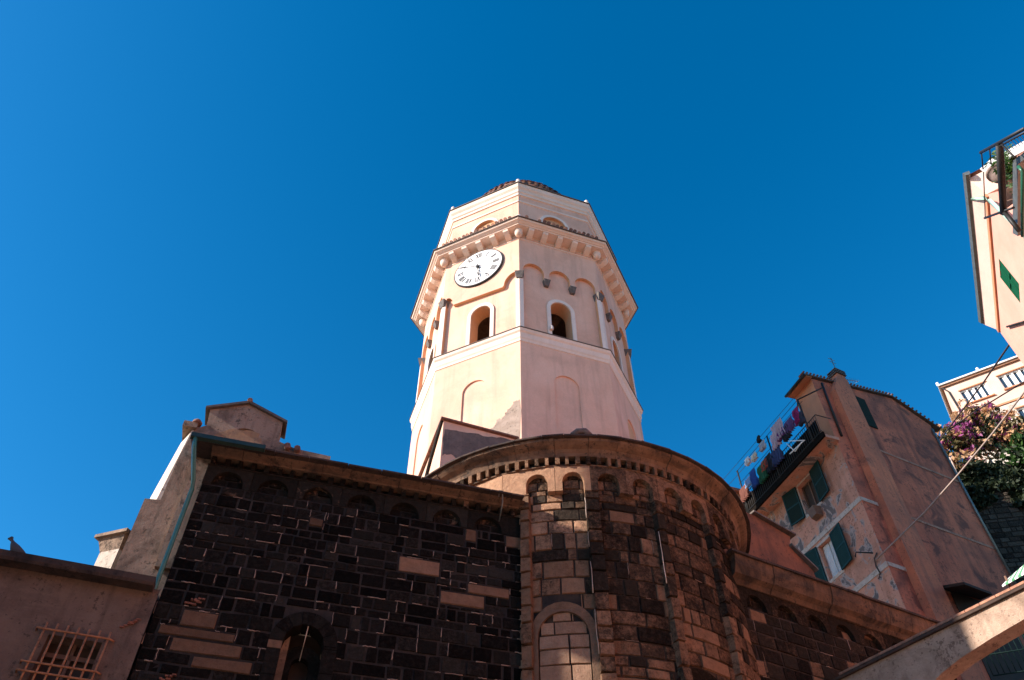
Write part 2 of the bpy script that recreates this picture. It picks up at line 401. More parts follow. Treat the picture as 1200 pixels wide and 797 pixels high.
# ================================================================== ground and terrain
def sheet(name, pts, z, mat_, kind='structure'):
    mb = MB(); i = [mb.V(x, -y, z) for x, y in pts]; mb.F(i); o = mb.build(name, mat_); o['kind'] = kind; return o
M_PAVE = stucco('stone_paving', (.34, .29, .24), (.40, .35, .29), (.2, .17, .14), .5, 0, .5, .5)
M_EARTH = stucco('hill_earth', (.10, .09, .05), (.14, .12, .07), (.05, .05, .03), .7, 0, .2, .6)
sheet('ground', [(-2000, -2000), (2000, -2000), (2000, 2000), (-2000, 2000)], -.02, M_EARTH)
sheet('piazza_pavement', [(-40, -30), (40, -30), (40, 34), (-40, 34)], -.012, M_PAVE)
# terraced hillside behind the tall house
mb = MB()
gx = [(x, y) for x in range(0, 13) for y in range(0, 11)]
for x, y in gx:
    X = 14 + x * 9; Y = 38 + y * 9
    Z = min(1, y / 1.2) * 25.2 + max(0, y - .5) * 2.2 + random.uniform(-.3, .3)
    if y == 0: Z = -.5
    mb.V(X, -Y, Z)
for x in range(12):
    for y in range(10): mb.F([x * 11 + y, (x + 1) * 11 + y, (x + 1) * 11 + y + 1, x * 11 + y + 1])
o = mb.build('hillside', M_EARTH); o['kind'] = 'structure'

# ================================================================== bell tower
TC = Vector((0.487, 20.724, 0)); TROT = radians(-93.126); W = 4.05; AP = W * cos(pi / 8)
bt = thing('bell_tower', 'tall octagonal pink plastered bell tower with clock and arched belfry openings', 'bell tower', TC, 0)
def fx(k):
    a = TROT + (k + .5) * pi / 4; n = Vector((cos(a), sin(a), 0)); t = Vector((-n.y, n.x, 0))
    return lambda s_, d, z: tuple(n * (AP + d) + t * s_ + Vector((0, 0, z)))
def half(d=0): return (AP + d) * tan(pi / 8)
def octring(mb, prof): mb.lathe((0, 0, 0), prof, 8, TROT)
# shaft
mb = MB()
for k in range(-2, 6):
    mb.xf = fx(k); h = half(); A_ = arch(-.03 if k == 0 else -.06, .42, 19.08, 15.2 if k != 0 else 17.28)
    if k == 1: A_ = arch(.12, .42, 19.0, 17.0)
    out = [(-h, 8.5), (h, 8.5), (h, 20.7), (-h, 20.7)]
    mb.panel(out, [A_], 0, .05)
    mb.panel(A_, [], -.05)
mb.build('shaft', M_TOWER, bt)
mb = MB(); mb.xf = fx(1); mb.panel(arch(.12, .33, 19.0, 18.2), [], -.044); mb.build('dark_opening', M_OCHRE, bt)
mb = MB(); octring(mb, [(4.03, 20.6), (4.075, 20.62), (4.08, 20.72), (4.11, 20.78), (4.12, 20.98), (4.17, 21.04), (4.19, 21.13), (4.19, 21.15)]); mb.build('string_course', M_TRIM, bt)
mb = MB(); octring(mb, [(4.19, 21.15), (4.215, 21.153), (4.215, 21.18), (4.0, 21.24), (3.6, 21.24)]); mb.build('string_course_slates', M_SLATE, bt)
# belfry walls
def arcade(kind):
    def arc(c, a=pi, b=0, r=.4, sp=24.6, rz=.46, n=9): return [(c + r * cos(a + (b - a) * i / n), sp + rz * sin(a + (b - a) * i / n)) for i in range(n + 1)]
    P = [(-1.4, 21.24), (-1.4, 24.3)]
    if kind == 'plain':
        P += [(-1.4, 24.6)] + arc(-1)[1:] + [(-.6, 24.3), (-.4, 24.3)] + arc(0) + [(.4, 24.3), (.6, 24.3)] + arc(1) + [(1.4, 24.3)]
    else:
        P += arc(-1.4, pi / 2, 0, .28, 24.0, .42, 7) + [(-1.1, 23.9), (.88, 23.82)] + arc(1.4, pi, pi / 2, .46, 23.9, .56, 9)
    return P + [(1.4, 21.24)]
mb = MB(); mt = MB(); mi_ = MB(); sur = MB()
hole = arch(0, .385, 22.9, 21.3, .4)
for k in range(-2, 6):
    f = fx(k); h = half()
    for q in (mb, mt, mi_, sur): q.xf = f
    P = arcade('clock' if k in (-1, 3) else 'plain')
    mb.cur = 0
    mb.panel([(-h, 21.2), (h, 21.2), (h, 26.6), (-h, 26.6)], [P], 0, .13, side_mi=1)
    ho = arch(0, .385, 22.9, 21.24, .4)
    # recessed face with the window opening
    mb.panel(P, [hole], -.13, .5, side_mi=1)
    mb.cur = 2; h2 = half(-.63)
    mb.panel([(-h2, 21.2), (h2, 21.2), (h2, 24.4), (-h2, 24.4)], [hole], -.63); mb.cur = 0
mb.build('belfry_wall', [M_TOWER, M_OCHRE, M_TIMBER], bt)  # second slot: reveals and soffits, warm bounce light put into the colour
for k in range(-2, 2):
    s1 = MB(xf=fx(k)); s1.prism(ring_poly(0, .385, .52, 22.9, 21.25, .4, .55), -.128, -.075); s1.build('window_surround', M_TRIMW, bt)
    for sg in (-1, 1):
        s1 = MB(xf=fx(k)); s1.box(min(sg * 1.41, sg * 1.545), max(sg * 1.41, sg * 1.545), -.05, .012, 21.25, 24.0); s1.build('corner_pilaster', M_TRIMW, bt)
# corbels
for k in range(-2, 2):
    xs = (-.5, .5) if k != -1 else ()
    for x in xs:
        c_ = MB(xf=fx(k)); c_.hexa([(x - .08, -.13, 24.02), (x + .08, -.13, 24.02), (x + .08, -.03, 24.02), (x - .08, -.03, 24.02)],
                                   [(x - .13, -.13, 24.3), (x + .13, -.13, 24.3), (x + .13, .06, 24.3), (x - .13, .06, 24.3)])
        c_.build('corbel', M_CORBEL, bt)
for k in range(-2, 3):
    a = TROT + k * pi / 4; c_ = MB(); u = Vector((cos(a), sin(a), 0)); t = Vector((-u.y, u.x, 0))
    def loc(x, n, z): return tuple(u * (W + n) + t * x + Vector((0, 0, z)))
    c_.xf = loc
    c_.hexa([(-.1, -.2, 23.98), (.1, -.2, 23.98), (.1, .03, 23.98), (-.1, .03, 23.98)], [(-.16, -.2, 24.3), (.16, -.2, 24.3), (.16, .1, 24.3), (-.16, .1, 24.3)])
    c_.build('corbel', M_CORBEL, bt)
    c_ = MB(); c_.xf = loc; ctr = loc(-0, .12, 0)
    c_.lathe((ctr[0], ctr[1], 0), [(.0, 26.44), (.10, 26.46), (.15, 26.56), (.17, 26.76)], 12, smooth=True); c_.build('corner_bracket', M_TRIM, bt)
# brackets under the cornice
br = None
for k in range(-2, 2):
    for x in (-1.2, -.62, -.0, .62, 1.2) if True else ():
        x = x * .97
        b_ = MB(xf=fx(k)); hw = .105
        pr = [(0, 26.50), (.08, 26.51), (.24, 26.58), (.37, 26.67), (.40, 26.765), (0, 26.765)]
        A_ = [b_.V(x - hw, n, z) for n, z in pr]; B_ = [b_.V(x + hw, n, z) for n, z in pr]
        b_.F(A_); b_.F(B_)
        for i in range(6): b_.F((A_[i], A_[(i + 1) % 6], B_[(i + 1) % 6], B_[i]))
        b_.build('bracket', M_TRIM, bt)
mb = MB(); octring(mb, [(4.03, 26.42), (4.075, 26.43), (4.075, 26.48), (4.045, 26.50), (4.045, 26.76), (4.50, 26.77), (4.51, 26.82), (4.55, 26.83), (4.60, 26.87), (4.66, 26.895), (4.69, 26.965)]); mb.build('cornice', M_TRIM, bt)
mb = MB(); octring(mb, [(4.6, 26.968), (4.742, 26.97), (4.742, 27.0), (4.6, 27.02), (3.9, 27.3)]); mb.build('cornice_slates', M_SLATE, bt)
for k in (-1, 0):
    hh_ = half(.55) - .34
    for i in range(17):
        x = -hh_ + 2 * hh_ * i / 16 + random.uniform(-.015, .015)
        if k == 0 and i in (1, 2): continue
        mb = MB(xf=fx(k)); mb.tube([(x, .60 + random.uniform(-.03, .02), 27.15), (x * .93, .0, 27.36)], .072, 7); mb.build('cornice_tile', M_TILE if i % 3 else M_TILEL, bt)
mb = MB()
for k in range(-2, 6):
    mb.xf = fx(k); hh_ = half(.5) - .2; mb.box(-hh_, hh_, .40, .50, 27.03, 27.14)
mb.build('tile_bedding', M_TRIM, bt)
# upper drum
D0 = 3.93; APd = D0 * cos(pi / 8) - AP
mb = MB()
for k in range(-2, 6):
    mb.xf = fx(k); h = half(APd); A_ = arch(0, .5, 28.30, 28.0, .52)
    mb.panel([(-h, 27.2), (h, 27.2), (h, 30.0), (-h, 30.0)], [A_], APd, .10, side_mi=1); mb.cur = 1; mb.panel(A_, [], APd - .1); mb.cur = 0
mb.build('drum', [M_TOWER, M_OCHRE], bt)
for k in range(-2, 2):
    s1 = MB(xf=fx(k)); s1.prism(ring_poly(0, .5, .62, 28.3, 28.0, .52, .64), APd - .02, APd + .03); s1.build('lunette_surround', M_TRIMW, bt)
mb = MB(); octring(mb, [(3.92, 29.25), (3.97, 29.27), (3.97, 29.36), (3.92, 29.38)]); mb.build('drum_band', M_TRIM, bt)
mb = MB(); octring(mb, [(3.92, 29.75), (3.98, 29.77), (3.98, 29.9), (4.03, 29.95), (4.05, 30.1), (4.12, 30.2), (4.155, 30.36), (4.155, 30.4)]); mb.build('eaves_cornice', M_TRIM, bt)
mb = MB(); octring(mb, [(4.0, 30.403), (4.2, 30.405), (4.2, 30.45), (4.0, 30.5)]); mb.build('eaves_slates', M_SLATE, bt)
# dome with scale tiles
DP = [(3.62, 30.48), (3.38, 31.0), (3.08, 31.78), (2.82, 32.55), (2.55, 33.25), (2.2, 33.95), (1.76, 34.62), (1.22, 35.2), (.6, 35.58), (.05, 35.72)]
mb = MB(); mb.lathe((0, 0, 0), DP, 32, TROT, smooth=True); mb.build('dome', M_TILE, bt)
mb = MB()
for (r0_, z0_), (r1_, z1_) in zip(DP, DP[1:]):
    for j in range(4):
        t = j / 4; r = r0_ + (r1_ - r0_) * t + .015; z = z0_ + (z1_ - z0_) * t; n_ = max(6, int(r * 2 * pi / .26)); dr = (r1_ - r0_); dz = (z1_ - z0_); L = sqrt(dr * dr + dz * dz); dr /= L; dz /= L
        for q in range(n_):
            a = 2 * pi * (q + .5 * (j % 2)) / n_
            if random.random() < .12: continue
            u = Vector((cos(a), sin(a), 0)); t_ = Vector((-u.y, u.x, 0)); dn = u * dr + Vector((0, 0, dz)); o_ = u * .02; c_ = u * r + Vector((0, 0, z)); ii = []
            for dx, dd in ((-.105, .08), (-.09, -.07), (0, -.13), (.09, -.07), (.105, .08)):
                v_ = c_ + t_ * dx + dn * dd + o_ * (1.6 if dd < 0 else .2); mb.v.append(tuple(v_)); ii.append(len(mb.v) - 1)
            mb.F(ii)
mb.build('dome_tiles', M_TILEL, bt)
# finials
fin = MB(); fin.lathe((0, 0, 0), [(.0, 0), (.13, 0), (.13, .08), (.07, .12), (.10, .2), (.085, .32), (.03, .42), (.0, .46)], 10, smooth=True)
fin0 = None
for k in range(-3, 4):
    a = TROT + k * pi / 4; P = (4.02 * cos(a), 4.02 * sin(a), 30.47)
    if fin0 is None: fin0 = fin.build('finial', M_TRIMW, bt); fin0.location = P
    else: dup(fin0, bt, P)
bl = MB(); bl.lathe((0, 0, 0), [(.0, -.2), (.15, -.2), (.15, 0), (.14, 0), (.12, .12), (.08, .16), (.15, .24), (.17, .34), (.13, .44), (0, .49)], 12, smooth=True)
b0 = None
for k in range(-2, 3):
    a = TROT + k * pi / 4; P = (4.22 * cos(a), 4.22 * sin(a), 27.22)
    if b0 is None: b0 = bl.build('ball_finial', M_TRIMW, bt); b0.location = P
    else: dup(b0, bt, P)
# small iron cross and stay beside the top finial
mb = MB(); a = TROT; mb.tube([(3.6 * cos(a) + .35, -3.6 * sin(a), 30.6), (3.6 * cos(a) + .35, -3.6 * sin(a), 31.25)], .018, 6); mb.tube([(3.6 * cos(a) + .2, -3.6 * sin(a), 31.1), (3.6 * cos(a) + .5, -3.6 * sin(a), 31.1)], .018, 6)
mb.build('iron_cross', M_BLACK, bt)
# belfry inside: ceiling, floor, beams and bell
mb = MB(); mb.lathe((0, 0, 0), [(0, 24.2), (3.4, 24.2), (3.4, 24.3), (0, 24.3)], 8, TROT); mb.build('belfry_ceiling', M_TIMBER, bt)
mb = MB(); mb.lathe((0, 0, 0), [(0, 21.0), (3.5, 21.0), (3.5, 21.05), (0, 21.05)], 8, TROT); mb.build('belfry_floor', M_DARKIN, bt)
for x in (-1.2, 0, 1.2):
    mb = MB(); mb.box(x - .12, x + .12, -3.1, 3.1, 23.55, 23.85); o = mb.build('timber_beam', M_TIMBER, bt); o.rotation_euler = (0, 0, radians(25))
mb = MB(); mb.lathe((0, 0, 0), [(.62, 22.3), (.55, 22.35), (.42, 22.7), (.36, 23.05), (.2, 23.2), (0, 23.25)], 20, smooth=True); mb.build('bell', M_BRONZE, bt)
mb = MB(xf=fx(0)); mb.lathe(fx(0)(-.42, -.02, 21.7), [(.0, -.08), (.06, -.08), (.06, .08), (0, .08)], 8); mb.tube([(-.42, -.1, 21.7), (-.42, -.02, 21.7)], .02, 6); mb.build('floodlight', M_TRIMW, bt)
# clock
ck = MB(xf=fx(-1)); CX, CZ, CR = -.1, 25.5, 1.02
def ckc(r, n, seg=64): return [(CX + r * cos(2 * pi * i / seg), CZ + r * sin(2 * pi * i / seg)) for i in range(seg)]
ck.cur = 1; ck.prism(ckc(CR, 0), .0, .07); clock = ck.build('clock', [M_BLACK, M_BLACK], bt)
dd = MB(xf=fx(-1)); dd.prism(ckc(.975, 0), .05, .078); dd.build('dial', M_DIAL, clock)
def stroke(mb, c, ang, x0, y0, x1, y1, wd, n0=.079, n1=.084):
    """stroke in numeral coordinates (x right, y outwards), rotated to the hour angle"""
    d = Vector((x1 - x0, y1 - y0)); L = d.length; d.normalize(); p = Vector((-d.y, d.x)) * wd / 2
    pts = [Vector((x0, y0)) + p, Vector((x0, y0)) - p, Vector((x1, y1)) - p, Vector((x1, y1)) + p]
    out = []
    for q in pts:
        X = q.x * cos(ang) + q.y * sin(ang); Y = -q.x * sin(ang) + q.y * cos(ang); out.append((c[0] + X, c[1] + Y))
    mb.prism(out, n0, n1)
NUM = ['XII', 'I', 'II', 'III', 'IIII', 'V', 'VI', 'VII', 'VIII', 'IX', 'X', 'XI']
for i, s_ in enumerate(NUM):
    nm = MB(xf=fx(-1)); ang = i * pi / 6; wd = {'I': .06, 'V': .14, 'X': .14}; tot = sum(wd[c_] for c_ in s_); x = -tot / 2; y0, y1 = .63, .85
    for c_ in s_:
        ww = wd[c_]; xc = x + ww / 2
        if c_ == 'I':
            stroke(nm, (CX, CZ), ang, xc, y0, xc, y1, .036)
        elif c_ == 'V':
            stroke(nm, (CX, CZ), ang, xc - .05, y1, xc, y0, .040); stroke(nm, (CX, CZ), ang, xc + .05, y1, xc, y0, .018)
        else:
            stroke(nm, (CX, CZ), ang, xc - .05, y1, xc + .05, y0, .040); stroke(nm, (CX, CZ), ang, xc + .05, y1, xc - .05, y0, .018)
        x += ww
    stroke(nm, (CX, CZ), ang, -tot / 2, y0, tot / 2, y0, .014, .0795, .0835); stroke(nm, (CX, CZ), ang, -tot / 2, y1, tot / 2, y1, .014, .0795, .0835)
    nm.build('numeral', M_BLACK, clock)
tk = MB(xf=fx(-1))
for i in range(60): stroke(tk, (CX, CZ), i * pi / 30, 0, .885, 0, .915, .012 if i % 5 else .028)
tk.build('minute_marks', M_BLACK, clock)
hm = radians(360 * (5 + 48 / 60) / 12); mm = radians(360 * 48 / 60 + 2)
hd_ = MB(xf=fx(-1)); stroke(hd_, (CX, CZ), hm, 0, -.18, 0, .3, .03, .13, .14); stroke(hd_, (CX, CZ), hm, -.045, .3, 0, .62, .03, .13, .14); stroke(hd_, (CX, CZ), hm, .045, .3, 0, .62, .03, .13, .14)
hd_.build('hour_hand', M_BLACK, clock)
hd_ = MB(xf=fx(-1)); stroke(hd_, (CX, CZ), mm, 0, -.3, 0, .9, .028, .15, .16); hd_.prism([(CX + .06 * cos(2 * pi * i / 16), CZ + .06 * sin(2 * pi * i / 16)) for i in range(16)], .09, .165); hd_.build('minute_hand', M_BLACK, clock)
# bare render patch on the lower left face
def blob(mb, pts, n0, n1, jit=.05, sub=5):
    out = []
    for i, (a, z) in enumerate(pts):
        b, y = pts[(i + 1) % len(pts)]
        for k in range(sub):
            t = k / sub; out.append((a + (b - a) * t + random.uniform(-jit, jit), z + (y - z) * t + random.uniform(-jit, jit)))
    mb.prism(out, n0, n1)
mb = MB(xf=fx(-1)); blob(mb, [(-.5, 15.6), (1.5, 15.6), (1.51, 17.95), (1.38, 18.0), (1.12, 17.75), (.95, 17.5), (.78, 17.48), (.6, 17.2), (.35, 17.05), (.15, 17.05), (-.1, 16.7), (-.5, 16.65)], -.004, .005, .05); mb.build('render_patch', M_GREYPATCH, bt)

# ================================================================== apse
AC = Vector((1.21, 15.46, 0)); AR = 3.75
apse = thing('church_apse', 'round church apse of patchy dark and tan stone with corbel table', 'apse', AC, 0)
def cyl(u, n, z):
    a = u / AR - pi / 2; r = AR + n; return (r * cos(a), r * sin(a), z)
def U(deg): return radians(deg + 90) * AR
LES = [-86, -66.0, -45.5, -25]
UL, UR = U(-130), U(8)
mb = MB(); mb.lathe((0, 0, 0), [(AR - .15, 0), (AR - .15, 11.5)], 96, 0, radians(-130), radians(30)); mb.build('mortar_core', M_MORTAR_A, apse)
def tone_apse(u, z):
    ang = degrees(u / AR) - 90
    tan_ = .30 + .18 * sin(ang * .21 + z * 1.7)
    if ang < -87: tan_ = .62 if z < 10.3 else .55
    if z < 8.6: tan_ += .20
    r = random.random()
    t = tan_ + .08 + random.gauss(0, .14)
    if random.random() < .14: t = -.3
    return (max(-.3, min(1, t)), random.uniform(.75, 1.2) * (1.0 if ang > -87 else 1.15) * (1.5 if ang < -87 and z > 9.9 else 1), random.random())  # left blocks brightened, most near the top: sunlight put into the stone tone
bwc = U(-96.2); bw_in, bw_out = .43, .54
def bw_hole(z0, z1):
    zm = (z0 + z1) / 2; r = bw_out
    if z0 > 7.95 + .58: return None
    if z0 > 7.95: r = bw_out * sqrt(max(0.02, 1 - ((z0 - 7.95) / .58) ** 2))
    return (bwc - r, bwc + r)
bw2 = U(-60.5)
def bw2_hole(z0, z1):
    if z0 > 7.6: return None
    r = .62
    if z0 > 7.0: r = .62 * sqrt(max(.02, 1 - ((z0 - 7.0) / .6) ** 2))
    return (bw2 - r, bw2 + r)
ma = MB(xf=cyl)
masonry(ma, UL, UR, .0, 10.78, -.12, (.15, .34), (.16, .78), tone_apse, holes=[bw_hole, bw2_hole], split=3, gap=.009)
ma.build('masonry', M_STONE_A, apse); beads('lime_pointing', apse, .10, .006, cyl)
ma = MB(xf=cyl)
masonry(ma, UL, UR, 10.76, 11.34, -.12, (.2, .3), (.2, .4), lambda u, z: (random.uniform(.3, .8), random.uniform(.8, 1.3), random.random()), split=2, gap=.008)
ma.build('niche_masonry', M_STONE_A, apse)
# blind window: surround + light ashlar fill
mb = MB(xf=cyl); mb.t = (1.3, .62, .5); mb.prism(ring_poly(bwc, bw_in, bw_out + .03, 7.95, 4.5, .43, .60), -.14, -.085); mb.build('blind_window_surround', M_STONE_L, apse)
mf = MB(xf=cyl); z = 4.5
rows = [(4.5, 4.9), (4.9, 5.25), (5.25, 5.6), (5.6, 5.95), (5.95, 6.3), (6.3, 6.62), (6.62, 6.92), (6.92, 7.22), (7.22, 7.5), (7.5, 7.76), (7.76, 8.0), (8.0, 8.22), (8.22, 8.38)]
for i, (z0, z1) in enumerate(rows):
    r = bw_in - .01 if z0 < 7.95 else bw_in * sqrt(max(.03, 1 - ((min(z1, 8.37) - 7.95) / .44) ** 2)) + .05
    mf.t = (1.5, random.uniform(.9, 1.15), .5); cut = bwc + random.uniform(-.18, .18)
    mf.block(bwc - r, cut - .006, z0 + .005, z1 - .005, -.125, .006, split=4); mf.t = (1.5, random.uniform(.85, 1.2), .5); mf.block(cut + .006, bwc + r, z0 + .005, z1 - .005, -.125, .006, split=4)
mf.build('blind_window_infill', M_STONE_L, apse)
mb = MB(xf=cyl); mb.t = (.12, .7, .4); mb.prism(ring_poly(bw2, .42, .62, 7.0, 4, .42, .62), -.17, -.085); mb.build('lower_arch_ring', M_STONE_A, apse)
mb = MB(xf=cyl); mb.t = (.55, .6, .4)
masonry(mb, bw2 - .42, bw2 + .42, 4, 7.42, -.16, (.2, .3), (.3, .6), lambda u, z: (random.uniform(.3, .7), .8, random.random()), holes=[])
mb.build('lower_arch_infill', M_STONE_A, apse)
# lesenes
for i, d in enumerate([-105.3] + LES):
    hw = .10 if i == 0 else (.135 if i == 1 else .10)
    c_ = U(d); ml = MB(xf=cyl); zt = 10.76; z = 0
    while z < zt:
        h = random.uniform(.24, .42); z2 = min(z + h, zt)
        t = (random.uniform(.55, .8), .9, .5) if i == 0 else ((random.uniform(.0, .45) if z > 8.6 else random.uniform(.4, .8)), random.uniform(.9, 1.25), random.random())
        ml.t = t; ml.block(c_ - hw, c_ + hw, z + .006, z2 - .004, 0, .014, back=.14); z = z2
    ml.build('lesene', M_STONE_A, apse)
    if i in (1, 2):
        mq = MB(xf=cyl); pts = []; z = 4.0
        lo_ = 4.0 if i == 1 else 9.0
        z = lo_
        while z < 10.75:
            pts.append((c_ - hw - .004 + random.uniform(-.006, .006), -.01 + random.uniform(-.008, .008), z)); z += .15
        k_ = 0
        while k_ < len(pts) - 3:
            e_ = min(len(pts), k_ + random.randint(3, 8)); mq.tube(pts[k_:e_], random.uniform(.007, .013), 5, r2=.006); k_ = e_ + random.randint(0, 2); mq.build('sunlit_edge_bead', M_LIME_SUNLIT, apse)  # pale bead along the left edge stands for grazing sunlight
# corbel table
def corbel_table(mb, u0, u1, centers, r, z_spring, z_top, z_low, z_arch, nf, depth):
    """panel piece whose lower edge is cut by small arches"""
    xs = []
    lower = [(u0, z_low)]
    for c_ in centers:
        lower += [(c_ - r, z_low + .0), (c_ - r, z_spring)]
        n_ = 8
        lower += [(c_ - r * cos(pi * k / n_), z_spring + (z_arch - z_spring) * sin(pi * k / n_)) for k in range(1, n_)]
        lower += [(c_ + r, z_spring), (c_ + r, z_low)]
    lower += [(u1, z_low)]
    return lower + [(u1, z_top), (u0, z_top)]
marks = [-130, -112, -96.3, -86, -75.5, -65.4, -55.3, -45, -34.6, -24.2, -13.8, -3.4, 7]
cents = [None, -101.6, -91.1, -80.9, -70.4, -60.2, -50, -39.9, -29.4, -19, -8.6, 1.8]
rows_ = []
for i, c_ in enumerate(cents):
    mb = MB(xf=cyl); mb.t = (random.uniform(.3, .75) if i > 2 else 1.0, random.uniform(.9, 1.15) * (1.65 if i < 3 else 1), random.random())  # leftmost pieces paler and brighter, sunlight painted into their tone
    mb.prism(corbel_table(mb, U(marks[i]) + .004, U(marks[i + 1]) - .004, [U(c_)] if c_ is not None else [], .205, 10.98, 11.34, 10.76, 11.19, -.12, 0), -.12, random.uniform(-.004, .004))
    mb.build('corbel_arch', M_STONE_A, apse)
# dentils
u = U(-129)
while u < U(2):
    dm = MB(xf=cyl); dm.t = (random.uniform(.3, .9), random.uniform(.7, 1.2), random.random())
    w0 = .075 + random.uniform(-.015, .012); zz = 11.345 + random.uniform(-.012, .012)
    dm.hexa([(u, -.10, zz), (u + w0, -.10, zz), (u + w0, .045, zz + .01), (u, .045, zz + .01)], [(u, -.10, 11.53), (u + w0, -.10, 11.53), (u + w0, .055, 11.53), (u, .055, 11.53)]); u += .197 + random.uniform(-.008, .008)
    dm.build('dentil', M_STONE_A, apse)
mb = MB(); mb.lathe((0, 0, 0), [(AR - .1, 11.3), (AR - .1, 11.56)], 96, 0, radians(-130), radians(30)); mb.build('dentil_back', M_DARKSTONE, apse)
mb = MB(); mb.lathe((0, 0, 0), [(AR - .12, 11.34), (AR + .005, 11.342), (AR + .01, 11.36)], 96, 0, radians(-130), radians(30)); mb.build('dentil_ledge', M_COVE, apse)
mb = MB(); u = U(-150)
while u < U(45):
    L = random.uniform(.35, .75); mb.xf = cyl; dj = random.uniform(-.012, .012); dz = random.uniform(-.006, .006)
    prof = [(-.1, 11.53), (.05, 11.532), (.07 + dj, 11.60), (.12 + dj, 11.66), (.21 + dj, 11.70), (.28 + dj, 11.745 + dz), (.285 + dj, 11.795), (-.1, 11.795)]
    ks = 3; rings = []
    for k in range(ks + 1):
        uu = u + (L - .008) * k / ks; e_ = random.uniform(0, .012) if k in (0, ks) else random.uniform(0, .005)
        rings.append([mb.V(uu, n - (e_ if n > 0 else 0), z + random.uniform(-.003, .003)) for n, z in prof])
    for A_, B_ in zip(rings, rings[1:]):
        for i in range(8): mb.F((A_[i], A_[(i + 1) % 8], B_[(i + 1) % 8], B_[i]))
    mb.F(rings[0]); mb.F(rings[-1]); u += L
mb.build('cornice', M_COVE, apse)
mb = MB(xf=cyl); u = U(-150)
while u < U(45):
    L = random.uniform(.35, .6); dr = random.uniform(-.015, .015); mb.hexa([(u, -.3, 11.80), (u + L - .01, -.3, 11.80), (u + L - .01, .36 + dr, 11.80), (u, .36 + dr, 11.80)], [(u, -.3, 11.86), (u + L - .01, -.3, 11.86), (u + L - .01, .36 + dr, 11.835), (u, .36 + dr, 11.835)]); u += L
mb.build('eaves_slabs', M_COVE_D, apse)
mb = MB(); mb.lathe((0, 0, 0), [(AR + .3, 11.86), (0.05, 14.2)], 64, 0, radians(-170), radians(80)); mb.build('roof', M_TILE, apse)
# a broken ridge tile on the eaves
mb = MB(xf=cyl); mb.tube([(U(-90.5), .2, 11.92), (U(-89), .2, 12.02), (U(-87), .22, 12.02), (U(-85.5), .2, 11.9)], .07, 7); mb.build('ridge_tile', M_DARKPATCH, apse)

# ================================================================== nave walls
NV = Frame((0.07296, 11.97461), 73.64)
nave = fthing('nave_wall', 'dark ashlar church wall left of the round apse under a long eaves cornice', 'church wall', NV)
wc, wr_i, wr_o, wz = -3.30, .30, .50, 7.42
mb = MB(); mb.panel([(-5.46, 0), (.1, 0), (.1, 9.94), (-5.46, 9.94)], [arch(wc, .38, wz, 3.0)], -.016, .3)
mb.box(-5.46, .1, -.8, -.12, 9.9, 10.55); mb.box(-5.46, wc - 1, -.8, -.3, 0, 9.9); mb.box(wc + 1, .1, -.8, -.3, 0, 9.9); mb.build('wall_core', M_MORTAR_D, nave)
SP = [(-2.05, -1.34, 8.87, 9.16), (-1.31, -.55, 8.40, 8.65), (-.86, -.12, 8.66, 8.85), (-.21, .08, 9.68, 9.92), (-.95, -.73, 9.67, 9.92),
      (-5.09, -4.57, 7.44, 7.70), (-5.34, -4.26, 7.28, 7.43), (-5.11, -4.12, 7.06, 7.27), (-4.76, -3.93, 6.86, 7.04), (-3.62, -3.37, 9.45, 9.62)]
SP = [(*s_, (1.0, [1.25, 1.0, .95, .85, .7, .75, .62, .8, .75, .5][i], .5)) for i, s_ in enumerate(SP)]
wc, wr_i, wr_o, wz = -3.30, .30, .50, 7.42
def win_hole(z0, z1):
    if z0 > wz + wr_o: return None
    r = wr_o if z0 < wz else wr_o * sqrt(max(.02, 1 - ((z0 - wz) / wr_o) ** 2))
    return (wc - r + .02, wc + r - .02)
# niche rows use recessed masonry, below it the full face
def tone_nave(a, z): return (0.0 if random.random() < .93 else random.uniform(.2, .4), random.choice((.4, .6, .8, 1.0, 1.5)) * random.uniform(.8, 1.2), random.random() ** 2)
mn = MB(); JOINTS.clear(); masonry(mn, -5.47, .1, 0, 9.93, 0, (.13, .25), (.14, .54), tone_nave, holes=[win_hole], specials=SP, gap=.008); mn.build('masonry', M_STONE_D, nave); beads('lime_pointing', nave, .6, .0075)
mn = MB(); masonry(mn, -5.44, .1, 9.93, 10.32, -.10, (.16, .22), (.2, .4), lambda a, z: (random.choice((0, 0, 0, .45, .3)), random.uniform(.7, 1.3), random.random()), gap=.008); mn.build('niche_masonry', M_STONE_D, nave)
cs = [-5.07 + .757 * k for k in range(7)]
for i, c_ in enumerate(cs):
    mb = MB(); a0 = c_ - .3785 if i else -5.47; a1 = c_ + .3785 if i < 6 else .1
    mb.t = (0 if i not in (2,) else .35, random.uniform(.8, 1.5), random.random())
    mb.prism(corbel_table(mb, a0 + .004, a1 - .004, [c_], .255, 9.99, 10.33, 9.935, 10.25, 0, 0), -.1, random.uniform(-.003, .004)); mb.build('corbel_arch', M_STONE_D, nave)
a = -5.44
while a < .08:
    dm = MB(); dm.t = (random.choice((.0, .0, .1, .25, .4)), random.uniform(.6, 1.2), random.random()); w0 = .08 + random.uniform(-.012, .015)
    dm.box(a, a + w0, -.08, .035 + random.uniform(-.01, .01), 10.335, 10.48); a += .222 + random.uniform(-.01, .01); dm.build('dentil', M_STONE_D, nave)
mb = MB(); mb.box(-5.47, .1, -.1, .02, 10.32, 10.334); mb.build('dentil_ledge', M_DARKSTONE, nave)
def eave_profile(mb, a0, a1, prof):
    A_ = [mb.V(a0, n, z) for n, z in prof]; B_ = [mb.V(a1, n, z) for n, z in prof]; k = len(prof)
    mb.F(A_); mb.F(B_)
    for i in range(k): mb.F((A_[i], A_[(i + 1) % k], B_[(i + 1) % k], B_[i]))
mb = MB(); 
a = -5.47
